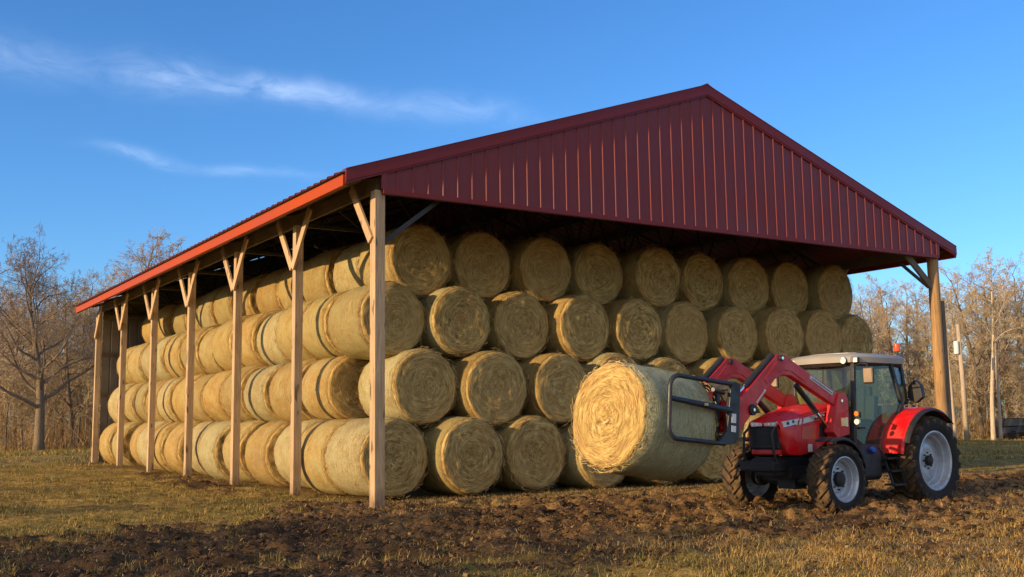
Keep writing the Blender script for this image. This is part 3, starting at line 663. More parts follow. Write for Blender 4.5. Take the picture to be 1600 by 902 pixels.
# the long sunlit side: the bales behind the corner ones
for k, (x, y0, z, D) in enumerate([(.86, 1.19+1.51, 1.06, 1.54), (.99, 3.28, 2.41, 1.47), (1.157, 1.86+1.51, 3.722, 1.48), (2.007, 2.27+1.51, 5.0, 1.53)]):
    y = y0; i = 0
    yend = 22.08 if k < 2 else 21.95 if k == 2 else 21.6; nb = int((yend-y0+.05)/(BL+.05)); wts = [rnd.choice((.4, .8, 1.2, 2.)) for _ in range(nb-1)]; gaps = [(yend-y0-nb*BL)*v/sum(wts) for v in wts]+[0]
    for gap in gaps:
        if k == 1 and i == 0: lab = 'recessed bale of the second row, shaded end showing left of the corner post'
        else: lab = 'sunlit hay bale in the %s row of the long side, %s behind the corner post' % (ROWN[k], ORD[i])
        zz = z+.0127*(y-1.5)*.6
        place_bale(x+rnd.uniform(-.06, .10), y+BL/2, zz+rnd.uniform(-.03, .02), D*rnd.uniform(.94, 1.025), lab, rz=rnd.uniform(-.05, .05))
        y += BL+gap; i += 1

# ------------------------------------------------------------------ tractor  (local: x forward, y left, z up, origin on the ground under the front axle)
TX, TY, TH = 5.15, -4.474, 3.2293; TZ = .205
tr = tag(empty('tractor', (TX, TY, TZ), TH), 'red farm tractor with front loader and bale clamp parked on mud before the barn', 'tractor')
def pt(b, name, m_, parent=tr, **kw): return b.build(name, m_, parent, **kw)
def make_wheel(name, c, Rw, wd, rimR, lugs, s):
    wl = empty('wheel', c, 0, tr); h = wd/2; sh = .10*Rw
    b = MB(); pr = [(rimR*.98, -h*.78), (rimR*1.04, -h*.86), (rimR+(Rw-rimR)*.45, -h*1.0), (Rw-sh, -h*.97), (Rw-.055, -h*.80), (Rw-.045, -h*.4), (Rw-.04, 0)]
    pr = pr+[(r_, -y) for r_, y in pr[-2::-1]]; b.lathe(pr, (0, 0, 0), 56); nb = len(b.f)
    for k in range(lugs):
        for sd in (-1, 1):
            a0 = 2*math.pi*(k+(.5 if sd > 0 else 0))/lugs; secs = []
            for t in (0, .33, .66, 1.):
                y = sd*(-.02+t*(h*1.0+.02)); a = a0+t*.30*(wd/.45)*(.8/Rw)*.9; wl_ = (.042+.016*t)*Rw/.8; top = Rw-.004-(.05*Rw*(t**3)); bot = Rw-.10-(.05*t)
                u = Vector((math.cos(a), 0, math.sin(a))); tn = Vector((-math.sin(a), 0, math.cos(a)))
                e = Vector((0, y, 0))
                secs.append([e+u*bot-tn*wl_*1.3, e+u*bot+tn*wl_*1.3, e+u*top+tn*wl_*.75, e+u*top-tn*wl_*.75])
            b.loft(secs)
    ty = b.build('tyre', MT['tyre'], wl, smooth_=True)
    at = ty.data.attributes.new('tread', 'FLOAT', 'POINT'); vals = [1. if math.hypot(v.co.x, v.co.z) > Rw-.12 and abs(v.co.y) < h*.99 else 0. for v in ty.data.vertices]; at.data.foreach_set('value', vals)
    o = s; b = MB()
    rp = [(rimR*1.05, o*h*.80), (rimR*1.06, o*h*.86), (rimR*1.0, o*h*.88), (rimR*.955, o*h*.80), (rimR*.93, o*h*.45), (rimR*.86, o*h*.40), (rimR*.84, o*h*.02), (rimR*.78, o*-h*.02)]
    if name == 'rear': rp += [(rimR*.70, o*h*.10), (rimR*.44, o*h*.22), (rimR*.40, o*h*.20), (rimR*.30, o*h*.20), (.0, o*h*.20)]
    else: rp += [(rimR*.66, -o*h*.02), (rimR*.60, o*h*.10), (rimR*.40, o*h*.14), (0, o*h*.14)]
    b.lathe(rp, (0, 0, 0), 48); b.lathe([(rimR*1.05, -o*h*.8), (rimR*.93, -o*h*.5), (rimR*.84, -o*h*.02)], (0, 0, 0), 48); b.build('rim', MT['rim'], wl, smooth_=True)
    b = MB(); y1 = o*h*(.20 if name == 'rear' else .14); rh = .085 if name == 'rear' else .115
    b.lathe([(rh, y1), (rh, y1+o*.06), (rh*.75, y1+o*.075), (0, y1+o*.075)], (0, 0, 0), 20)
    for k in range(8):
        a = 2*math.pi*k/8; q_ = (rh+.045)*1.0; b.cyl((math.cos(a)*q_, y1-o*.01, math.sin(a)*q_), (math.cos(a)*q_, y1+o*.025, math.sin(a)*q_), .014, 6)
    b.build('hub', MT['iron'], wl, smooth_=True)
    return wl
FR, RR_ = .545, .757; RXX = -2.46
for s in (1, -1):
    make_wheel('front', (0, s*.84, FR-.02), FR, .38, .335, 18, s); make_wheel('rear', (RXX, s*.86, RR_-.02), RR_, .48, .475, 20, s)
# chassis, axle, belly
b = MB(); b.box((-.55, 0, .72), (2.5, .36, .30)); b.box((-1.9, 0, .80), (1.3, .50, .55)); b.box((-.1, 0, .62), (.9, .50, .20)); b.box((-1.0, 0, .56), (1.0, .44, .25))
pt(b, 'chassis', MT['iron'], bevel=.02)
b = MB(); b.tube([(0, -.66, FR-.02), (0, 0, FR-.06), (0, .66, FR-.02)], [.075, .12, .075], 12); b.box((0, 0, .47), (.30, .34, .24)); b.cyl((0, .55, FR-.02), (0, .72, FR-.02), .14, 16); b.cyl((0, -.72, FR-.02), (0, -.55, FR-.02), .14, 16)
pt(b, 'front_axle', MT['iron'], bevel=.012)
b = MB(); b.cyl((RXX, -.75, RR_-.02), (RXX, .75, RR_-.02), .13, 16); pt(b, 'rear_axle', MT['iron'])
# front weight frame with upright guard
b = MB(); b.box((.78, 0, .73), (.20, .66, .15)); b.box((.55, 0, .74), (.40, .40, .20)); pt(b, 'front_weight', MT['iron'], bevel=.025)
b = MB()
for s in (-1, 1): b.tube([(.74, s*.30, .78), (.80, s*.30, .92), (.80, s*.27, 1.24), (.70, s*.25, 1.33)], .022, 8)
b.tube([(.74, -.30, .79), (.74, .30, .79)], .025, 8); pt(b, 'grille_guard', MT['black'], smooth_=50)
# hood: lofted sections
def hsec(x, wb, wt, zb, zs, zt, inset=0.):
    h = [(x, wb, zb), (x, wb+.005, (zb+zs)/2), (x, wb, zs-.06), (x-.0, wt+(wb-wt)*.6, zs), (x, wt*.75, zs+(zt-zs)*.62), (x, wt*.35, zt-.01), (x, 0, zt)]
    return h+[(p[0], -p[1], p[2]) for p in h[-2::-1]]
S = [hsec(.66, .30, .24, 1.36, 1.385, 1.40), hsec(.63, .325, .27, 1.12, 1.42, 1.455), hsec(.50, .345, .29, .91, 1.45, 1.52), hsec(.25, .365, .31, .89, 1.51, 1.60), hsec(-.10, .375, .33, .93, 1.58, 1.67), hsec(-.45, .385, .34, 1.10, 1.63, 1.71), hsec(-.74, .39, .35, 1.14, 1.65, 1.73)]
b = MB(); b.loft(S); hood = pt(b, 'hood', MT['red'], smooth_=42)
b = MB(); b.box((.60, 0, 1.175), (.12, .56, .37)); gr_ = pt(b, 'grille', MT['black'], bevel=.02)
b = MB()
for k in range(7): b.box((.665, 0, 1.02+.05*k), (.012, .50, .012))
pt(b, 'grille_slat', MT['iron'], gr_)
b = MB(); b.box((.60, 0, .945), (.10, .54, .085)); pt(b, 'lower_nose', MT['red'], bevel=.02)
for s in (-1, 1):
    b = MB(); b.loft([[(.655, s*.02, 1.355), (.655, s*.02, 1.40), (.665, s*.02, 1.40), (.665, s*.02, 1.355)], [(.652, s*.24, 1.345), (.65, s*.25, 1.415), (.66, s*.25, 1.415), (.662, s*.24, 1.345)], [(.56, s*.345, 1.33), (.55, s*.345, 1.425), (.56, s*.352, 1.425), (.57, s*.352, 1.33)], [(.32, s*.366, 1.375), (.22, s*.368, 1.465), (.23, s*.374, 1.465), (.33, s*.373, 1.375)]])
    hl = pt(b, 'headlight', MT['decal'], smooth_=40)
    for y in (.12, .20):
        b = MB(); b.cyl((.655, s*y, 1.378), (.672, s*y, 1.378), .024, 14); pt(b, 'lamp', MT['lamp'], hl)
    b = MB(); b.add([(.42, s*.368, 1.40), (.35, s*.370, 1.41), (.39, s*.369, 1.52), (.43, s*.367, 1.50)], [(0, 1, 2, 3)]); 
    for (x0, x1, z0, z1, dz) in ((.40, .36, 1.36, 1.46, .03), (.31, .22, 1.375, 1.48, .03), (.19, -.42, 1.40, 1.50, .07)):
        pass
    def strip_(name, x0, x1, z0a, z1a, z0b, z1b, m_, yo):
        q = MB(); ya = .368+(.39-.368)*(.5-x0)/1.2+yo; yb_ = .368+(.39-.368)*(.5-x1)/1.2+yo
        q.add([(x0, s*ya, z0a), (x0-.03, s*ya, z1a), (x1-.02, s*yb_, z1b), (x1, s*yb_, z0b), (x0, s*(ya-.01), z0a), (x0-.03, s*(ya-.01), z1a), (x1-.02, s*(yb_-.01), z1b), (x1, s*(yb_-.01), z0b)], [(0, 1, 2, 3), (7, 6, 5, 4), (0, 4, 5, 1), (1, 5, 6, 2), (2, 6, 7, 3), (3, 7, 4, 0)])
        return pt(q, name, m_, hood)
    strip_('stripe', .33, .29, 1.36, 1.44, 1.365, 1.45, MT['decal'], .006); strip_('stripe', .25, .19, 1.365, 1.455, 1.375, 1.465, MT['decal'], .006)
    strip_('stripe', .15, -.50, 1.38, 1.47, 1.49, 1.58, MT['decal'], .006); strip_('badge', -.13, -.46, 1.435, 1.51, 1.49, 1.565, MT['ink'], .009)
    strip_('side_panel', .20, -.16, 1.14, 1.33, 1.14, 1.35, MT['orangesticker'], .005)
    strip_('side_vent', -.24, -.60, 1.16, 1.38, 1.18, 1.42, MT['black'], .004)
    q = MB(); q.box((.02, s*.398, 1.0), (.10, .012, .12)); pt(q, 'sticker', MT['white'], hood)
# cab
AY, CY = .60, .68
cab = empty('cab', (-1.5, 0, 1.0), 0, tr)
def cp(b, name, m_, parent=None, **kw):
    o = b.build(name, m_, parent if parent is not None else cab, **kw)
    if parent is None or parent == cab: o.location = (1.5, 0, -1.0)
    return o
K = {}
for s in (1, -1):
    K[s] = dict(a0=(-.86, s*.60, 1.10), a1=(-.98, s*.58, 2.36), b0=(-1.42, s*.69, .95), b1=(-1.50, s*.62, 2.36), c0=(-2.12, s*.69, 1.70), c1=(-1.98, s*.62, 2.36), d0=(-2.42, s*.60, 1.68), d1=(-2.36, s*.56, 2.36))
    k = K[s]
    for nm, r_ in (('a', .035), ('c', .04), ('d', .03)):
        b = MB(); b.bar(k[nm+'0'], k[nm+'1'], .07, .07, up=(1, 0, 0)); cp(b, 'cab_pillar', MT['black'], bevel=.012)
    b = MB(); b.bar((-.86, s*.60, 1.10), (-.84, s*.60, .72), .08, .08, up=(1, 0, 0)); b.bar((-.84, s*.60, .72), (-1.55, s*.66, .70), .07, .07); b.bar((-1.55, s*.66, .70), (-2.12, s*.69, 1.70), .06, .06, up=(1, 0, 0))
    cp(b, 'door_frame', MT['black'], bevel=.01)
    def pane(name, P, t=.006):
        P = [Vector(p) for p in P]; nn = (P[1]-P[0]).cross(P[2]-P[0]).normalized()*t
        q = MB(); n = len(P); q.add([p for p in P]+[p+nn for p in P], [tuple(range(n))[::-1], tuple(range(n, 2*n))]+[(i, (i+1) % n, (i+1) % n+n, i+n) for i in range(n)]); return cp(q, name, MT['glass'])
    pane('side_window', [(-.90, s*.615, 1.14), (-.865, s*.60, .75), (-1.52, s*.665, .74), (-2.09, s*.69, 1.70), (-1.97, s*.625, 2.33), (-1.01, s*.59, 2.33)])
    pane('rear_side_window', [(-2.15, s*.685, 1.72), (-2.40, s*.60, 1.70), (-2.345, s*.56, 2.33), (-2.01, s*.615, 2.33)])
    if s == 1:
        b = MB(); b.box((-1.02, .655, 1.30), (.16, .03, .035)); cp(b, 'door_handle', MT['black'])
pane_ = MB(); 
def pane2(name, P):
    P = [Vector(p) for p in P]; nn = (P[1]-P[0]).cross(P[2]-P[0]).normalized()*.006; q = MB(); n = len(P)
    q.add(P+[p+nn for p in P], [tuple(range(n))[::-1], tuple(range(n, 2*n))]+[(i, (i+1) % n, (i+1) % n+n, i+n) for i in range(n)]); return cp(q, name, MT['glass'])
pane2('windscreen', [(-.84, .565, 1.15), (-.84, -.565, 1.15), (-.96, -.545, 2.33), (-.96, .545, 2.33)])
pane2('rear_window', [(-2.44, .57, 1.70), (-2.44, -.57, 1.70), (-2.38, -.53, 2.33), (-2.38, .53, 2.33)])
b = MB(); b.box((-1.55, 0, .78), (1.35, 1.26, .10)); b.box((-.84, 0, .98), (.10, 1.14, .34)); b.box((-2.32, 0, 1.25), (.20, 1.12, .85)); cp(b, 'cab_floor', MT['black'], bevel=.015)
# roof with rounded rim
def rsec(z, g_, xo=0): 
    P = []; xf, xb, hw = -.80+xo-g_*0, -2.46, .70
    for k in range(6): t = k/5; P.append((xf+.06-.14*abs(2*t-1)**2.2-g_, (-hw+.10+g_)+(2*hw-.20-2*g_)*t, z))
    P += [(xf-.24, hw-g_, z), (xb+.15, hw-.03-g_, z), (xb+g_, hw-.16-g_, z), (xb+g_, -hw+.16+g_, z), (xb+.15, -hw+.03+g_, z), (xf-.24, -hw+g_, z)]; return P
b = MB(); b.loft([rsec(2.36, .05), rsec(2.37, .0), rsec(2.46, -.012), rsec(2.50, .03), rsec(2.525, .12)]); 
b.loft([[(p[0]*.62-.60, p[1]*.66, z) for p in rsec(0, 0)] for z in (2.51, 2.548)]); rf = cp(b, 'cab_roof', MT['roofp'], smooth_=35)
b = MB(); b.loft([rsec(2.315, .07), rsec(2.359, .045)]); cp(b, 'roof_liner', MT['black'])
def lamp_(x, y, z, r_, round_=True):
    b = MB()
    if round_: b.cyl((x-.05, y, z), (x+.0, y, z), r_*1.18, 18)
    else: b.box((x-.03, y, z), (.06, r_*2.6, r_*1.9))
    o = cp(b, 'work_light', MT['black'], bevel=.006); q = MB()
    if round_: q.cyl((x+.001, y, z), (x+.012, y, z), r_, 18)
    else: q.box((x+.005, y, z), (.012, r_*2.3, r_*1.6))
    q.build('lens', MT['lamp'], o)
for s in (1, -1): lamp_(-.83, s*.50, 2.40, .052); lamp_(-.93, s*.645, 2.405, .045, False)
b = MB(); b.cyl((-2.40, .50, 2.47), (-2.40, .50, 2.60), .018, 8); bc = cp(b, 'beacon', MT['black']); q = MB(); q.lathe([(0, 0), (.052, 0), (.055, .02), (.05, .12), (.03, .14), (0, .14)], (0, 0, 0), 18)
q.v = [(v[0]-2.40, v[2]+.50, v[1]+2.60) for v in q.v]; q.build('beacon_lens', MT['orange'], bc, smooth_=40)
for s in (1, -1):
    b = MB(); b.tube([(-.95, s*.60, 2.30), (-.86, s*.80, 2.34), (-.85, s*.93, 2.32), (-.85, s*.93, 2.20)], .012, 8); mo = cp(b, 'mirror_arm', MT['black'])
    q = MB(); q.box((-.85, s*.945, 2.14), (.05, .19, .27)); ms = q.build('mirror', MT['black'], mo, bevel=.022)
    q = MB(); q.box((-.822, s*.945, 2.14), (.008, .15, .22)); q.build('mirror_face', MT['tan'], mo, bevel=.002)
    b = MB(); b.bar((-.84, s*.60, 1.60), (-.80, s*.74, 1.55), .02, .02); b.box((-.80, s*.74, 1.51), (.06, .09, .09)); so_ = cp(b, 'signal_light', MT['black'], bevel=.01)
    q = MB(); q.cyl((-.77, s*.74, 1.53), (-.755, s*.74, 1.53), .040, 14); q.build('lens', MT['amber'], so_)
    q = MB(); q.cyl((-.80, s*.74, 1.40), (-.755, s*.74, 1.40), .045, 14); q.build('lens', MT['lamp'], so_)
    b = MB(); b.tube([(-2.44, s*.60, 1.74), (-2.52, s*.70, 1.80)], .02, 8); b.prism([(s*.74+.16*math.cos(R(a))*(.8 if a in (30, 150) else 1), 1.90+.20*math.sin(R(a))) for a in range(30, 390, 60)], 0, -2.58, -2.47); cp(b, 'rear_lamp_housing', MT['black'], bevel=.03)
b = MB(); b.box((-1.85, 0, 1.12), (.48, .50, .14)); b.box((-2.06, 0, 1.50), (.13, .48, .68), Matrix.Rotation(R(-8), 3, 'Y')); b.box((-2.11, 0, 1.92), (.10, .28, .18)); b.box((-1.85, 0, .92), (.3, .3, .3)); b.box((-1.86, .30, 1.32), (.34, .07, .06)); b.box((-1.86, -.30, 1.32), (.34, .10, .08))
cp(b, 'driver_seat', MT['seat'], bevel=.04)
b = MB(); b.tube([(-1.02, 0, 1.05), (-1.28, 0, 1.48)], .04, 10); ax = Vector((-.26, 0, .43)).normalized(); e1 = Vector((0, 1, 0)); e2 = ax.cross(e1)
b.tube([Vector((-1.29, 0, 1.49))+(e1*math.cos(t*math.pi/12)+e2*math.sin(t*math.pi/12))*.19 for t in range(25)], .016, 8); b.bar((-1.29, -.19, 1.49), (-1.29, .19, 1.49), .03, .02); b.box((-.98, 0, 1.30), (.16, .34, .22), Matrix.Rotation(R(-25), 3, 'Y'))
cp(b, 'steering_wheel', MT['black'], bevel=.006)
b = MB(); b.bar((-.84, .0, 1.2), (-.965, .0, 2.3), .02, .02, up=(1, 0, 0)); b.bar((-.835, .25, 1.17), (-.90, -.15, 1.72), .018, .012, up=(1, 0, 0)); cp(b, 'wiper', MT['black'])
# fenders
def arc_plate(c, r_, a0, a1, y0, y1, th, n=18, lip=0., y0b=None):
    b = MB(); secs = []
    for k in range(n+1):
        t = k/n; a = R(a0+(a1-a0)*t); ca, sa = math.cos(a), math.sin(a); ya = y0 if y0b is None else y0+(y0b-y0)*t
        P = [(r_-lip*.0, ya), (r_, y1-.03*(1 if y1 > 0 else -1)), (r_-.035, y1), (r_-.035-th, y1-.004*(1 if y1 > 0 else -1)), (r_-th, y1-.045*(1 if y1 > 0 else -1)), (r_-th, ya)]
        secs.append([(c[0]+ca*q_, y, c[1]+sa*q_) for q_, y in P])
    b.loft(secs); return b
for s in (1, -1):
    pt(arc_plate((RXX+.02, RR_-.04), .915, 10, 128, s*.60, s*1.03, .02), 'rear_fender', MT['red'], smooth_=45)
    pt(arc_plate((RXX+.02, RR_-.04), .893, 22, 134, s*.66, s*1.10, .012), 'fender_lip', MT['black'], smooth_=45)
    b = MB(); pp = [(RXX+.02+math.cos(R(a))*.90, RR_-.04+math.sin(R(a))*.90) for a in range(10, 129, 8)]+[(-2.95, 1.0), (-1.75, .95)]
    b.prism(pp, 1, s*.585, s*.605); pt(b, 'fender_side', MT['red'])
    pt(arc_plate((0, FR), .625, 66, 168, s*.66, s*1.0, .016), 'front_fender', MT['black'], smooth_=45)
    b = MB(); b.bar((-.25, s*.45, .70), (-.35, s*.66, 1.08), .03, .03); pt(b, 'fender_bracket', MT['iron'])
    # fuel tank and steps
    b = MB(); b.loft([[(x, s*y, z) for y, z in ((.40, .46), (.74, .46), (.79, .53), (.79, .86), (.73, 1.03), (.42, 1.05))] for x in (-.80, -.86, -1.26, -1.32)]); tk = pt(b, 'fuel_tank', MT['black'], bevel=.03)
    b = MB(); b.cyl((-1.06, s*.775, .93), (-1.05, s*.83, .955), .055, 16); pt(b, 'tank_cap', MT['blue'], tk)
    b = MB()
    for z, y in ((.38, .90), (.60, .86), (.80, .80)): b.box((-1.50, s*y, z), (.34, .20, .03))
    b.bar((-1.34, s*.97, .36), (-1.36, s*.74, 1.0), .03, .03, up=(1, 0, 0)); b.bar((-1.68, s*.97, .36), (-1.68, s*.74, 1.0), .03, .03, up=(1, 0, 0)); pt(b, 'step', MT['iron'])
# loader
LY = .50; PV, KN, TP = Vector((-.60, 0, 1.76)), Vector((.82, 0, 2.34)), Vector((1.96, 0, 1.42))
for s in (1, -1):
    b = MB(); pg = [(-.74, 1.66), (-.70, 1.81), (-.58, 1.84), (.50, 2.325), (.74, 2.445), (.95, 2.445), (1.03, 2.38), (2.04, 1.62), (2.09, 1.50), (2.05, 1.34), (1.92, 1.27), (1.82, 1.33), (1.02, 2.06), (.84, 2.13), (.62, 2.12), (-.42, 1.68), (-.56, 1.63)]
    b.prism(pg, 1, s*LY-.055, s*LY+.055); arm = pt(b, 'loader_arm', MT['loader'], bevel=.014)
    b = MB(); b.prism([(.22, 2.10), (.55, 2.25), (.70, 2.34), (.98, 2.32), (1.28, 2.07), (1.22, 1.99), (.98, 2.16), (.80, 2.21), (.62, 2.19), (.27, 2.03)], 1, s*LY-.064, s*LY+.064); b.build('gusset', MT['loader'], arm, bevel=.006)
    for (x, z, r_, m_) in ((1.58, 1.60, .085, 'iron'), (.86, 2.39, .045, 'iron'), (-.60, 1.74, .05, 'iron'), (1.97, 1.40, .04, 'iron')):
        b = MB(); b.cyl((x, s*LY-.085, z), (x, s*LY+.085, z), r_, 20); po_ = b.build('pivot', MT[m_], arm, bevel=.006)
        q = MB(); q.cyl((x, s*(LY+.086), z), (x, s*(LY+.10), z), .024, 12); q.build('pin_cap', MT['chrome'], po_)
    # crowd cylinder along the top of the forearm
    b = MB(); a0, a1 = Vector((1.00, s*LY, 2.44)), Vector((1.97, s*LY, 1.74)); mid = a0.lerp(a1, .70); b.cyl(a0, mid, .046, 14); cy = b.build('tilt_cylinder', MT['black'], arm, smooth_=40)
    q = MB(); q.cyl(mid, a1, .022, 12); q.build('piston_rod', MT['chrome'], arm); q = MB(); q.cyl(a1-Vector((0, .07, 0)), a1+Vector((0, .07, 0)), .04, 14); q.build('pivot', MT['iron'], arm)
    q = MB(); q.prism([(1.90, 1.77), (2.0, 1.79), (2.16, 1.56), (2.12, 1.45), (2.04, 1.50)], 1, s*LY-.03, s*LY+.03); q.build('tilt_link', MT['loader'], arm, bevel=.008)
    b = MB(); a0, a1 = Vector((.44, s*LY, 1.98)), Vector((-.40, s*.45, 1.30)); mid = a0.lerp(a1, .62); b.cyl(a0, mid, .045, 14); b.build('lift_cylinder', MT['black'], arm, smooth_=40); q = MB(); q.cyl(mid, a1, .024, 12); q.build('piston_rod', MT['chrome'], arm)
    # tower bolted to the chassis
    b = MB(); b.prism([(-.78, 1.20), (-.78, 1.78), (-.68, 1.88), (-.54, 1.86), (-.47, 1.72), (-.34, 1.24), (-.45, 1.14)], 1, s*LY-.09, s*LY+.09); b.prism([(-.72, .80), (-.74, 1.25), (-.42, 1.22), (-.36, .80)], 1, s*.40-.0, s*.47); tw_ = pt(b, 'loader_tower', MT['loader'], bevel=.014)
    q = MB(); q.box((-.62, s*(LY+.093), 1.40), (.13, .006, .13)); q.build('sticker', MT['yellow'], tw_); q = MB(); q.box((-.71, s*(LY+.094), 1.40), (.05, .006, .15)); q.build('sticker', MT['white'], tw_)
    b = MB(); b.box((-.55, s*.28, .86), (.40, .36, .16)); pt(b, 'loader_mount', MT['iron'], bevel=.01)
    # decals whose lettering is too small to read: silver stripe on the boom, row of white marks on the forearm
    yd = s*(LY+.058); ud = Vector((.9124, 0, .4097)); c0 = Vector((-.13, yd, 1.985)); q = MB(); q.bar(c0-ud*.31, c0+ud*.31, .060, .005, up=(0, 1, 0)); dc = q.build('decal', MT['decal'], arm)
    q = MB(); q.bar(c0-ud*.29-Vector((0, 0, .004)), c0+ud*.26-Vector((0, 0, .004)), .016, .009, up=(0, 1, 0)); q.build('decal_line', MT['ink'], dc)
    vd = Vector((.747, 0, -.665)); c1_ = Vector((1.37, yd, 1.80)); q = MB()
    for k in range(7): q.bar(c1_+vd*(-.15+.043*k), c1_+vd*(-.15+.043*k+.034), .026 if k else .036, .005, up=(0, 1, 0))
    q.build('decal', MT['white'], arm)
    q = MB()
    for k in range(4): q.box((-.19-.06*k, s*(.3935+.0012*k), 1.4905+.0085*k), (.040, .006, .032))
    q.build('badge_marks', MT['decal'], hood)
    for x, z in ((.50, 1.392), (.375, 1.415)): q = MB(); q.cyl((x, s*.352, z), (x, s*(.366+.03*(.56-x)), z), .026, 14); q.build('lamp', MT['ink'], hood)
b = MB(); b.cyl((1.60, -LY, 1.62), (1.60, LY, 1.62), .07, 16); b.box((1.60, 0, 1.62), (.12, .9, .12)); pt(b, 'loader_crossbeam', MT['loader'])
# quick hitch and bale clamp
hp = empty('bale_clamp', (2.06, 0, 1.42), 0, tr); hp.rotation_euler = (0, R(-5), 0)
def hc(b, name, m_, parent=hp, **kw): return b.build(name, m_, parent, **kw)
b = MB()
for s in (1, -1): b.prism([(-.02, -.14), (-.04, .30), (.06, .34), (.14, .20), (.14, -.16), (.04, -.18)], 1, s*LY-.10, s*LY-.07); b.prism([(-.02, -.14), (-.04, .30), (.06, .34), (.14, .20), (.14, -.16), (.04, -.18)], 1, s*LY+.07, s*LY+.10)
b.box((.12, 0, .24), (.06, 1.2, .08)); b.box((.12, 0, -.12), (.06, 1.2, .08)); hc(b, 'hitch_bracket', MT['loader'], bevel=.008)
b = MB(); b.box((.22, 0, .50), (.11, 1.55, .11)); b.box((.22, 0, -.26), (.11, 1.55, .11))
for y in (-.45, 0, .45): b.box((.22, y, .12), (.07, .09, .72))
hc(b, 'clamp_frame', MT['clamp'], bevel=.01)
b = MB()
for y in (-.3, .05, .38): b.tube([(.10, y, .45), (.02, y+.05, .30), (.06, y+.1, .1), (.16, y, -.05), (.15, y, -.2)], .014, 6)
hc(b, 'hydraulic_hose', MT['black'], smooth_=60)
for s in (1, -1):
    b = MB(); yo = s*.80
    b.prism([(.13, .54), (.28, .56), (.34, .46), (.40, -.16), (.58, -.34), (.46, -.36), (.24, -.33), (.15, -.22)], 1, yo-.03, yo+.03); pl = hc(b, 'clamp_plate', MT['clamp'], bevel=.008)
    q = MB(); q.box((.27, yo+s*.034, .03), (.09, .006, .13)); q.build('sticker', MT['white'], pl); q = MB(); q.box((.27, yo+s*.034, -.12), (.09, .006, .09)); q.build('sticker', MT['white'], pl)
    q = MB(); q.box((.22, yo-s*.034, .33), (.10, .006, .22)); q.build('sticker', MT['yellow'], pl)
    b = MB(); y0, y1 = s*.80, s*.865; x0, x1, z0, z1, rc_ = .30, 1.62, -.34, .52, .17; P = [(x0, y0, z1)]
    for cx, cz, a0 in ((x1-rc_, z1-rc_, 90), (x1-rc_, z0+rc_, 0)):
        for k in range(7): a = R(a0-90*k/6); P.append((cx+rc_*math.cos(a), y1-s*.0, cz+rc_*math.sin(a)))
    P.append((x0+.12, y0, z0)); b.tube(P, .033, 10); b.tube([(x0+.02, y0, .14), (x1-.01, y1, .20)], [.052, .036], 10); b.tube([(.26, s*.62, .40), (.72, s*.83, .40)], .03, 8); ca_ = hc(b, 'clamp_arm', MT['clamp'], smooth_=50)
    q = MB(); q.box((.92, s*.885, .17), (.035, .06, .035)); q.build('grease_fitting', MT['yellow'], ca_)
# the bale it holds
c_, s_ = math.cos(TH), math.sin(TH)
hb = Vector((3.30, -.0, 1.44)); hx = Vector((TX+hb.x*c_-hb.y*s_, TY+hb.x*s_+hb.y*c_, TZ+hb.z))
# bale axis is local y: point it along the tractor's heading with the nose a little up
place_bale(hx.x, hx.y, hx.z, 1.56, 'round hay bale lifted in the tractor clamp, glowing sunlit end and greenish net', 'bale held in the tractor clamp', rz=TH-math.pi/2, rx=R(8), spin=.8, variant=2)
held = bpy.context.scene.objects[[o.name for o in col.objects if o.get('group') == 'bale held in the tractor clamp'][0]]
hw_ = held.children[0]; hw_.data = hw_.data.copy(); hw_.data.materials[0] = net_wrap('shade_lifted_green_wrap', .75)  # greener net, also made paler to lift the bale's shaded side

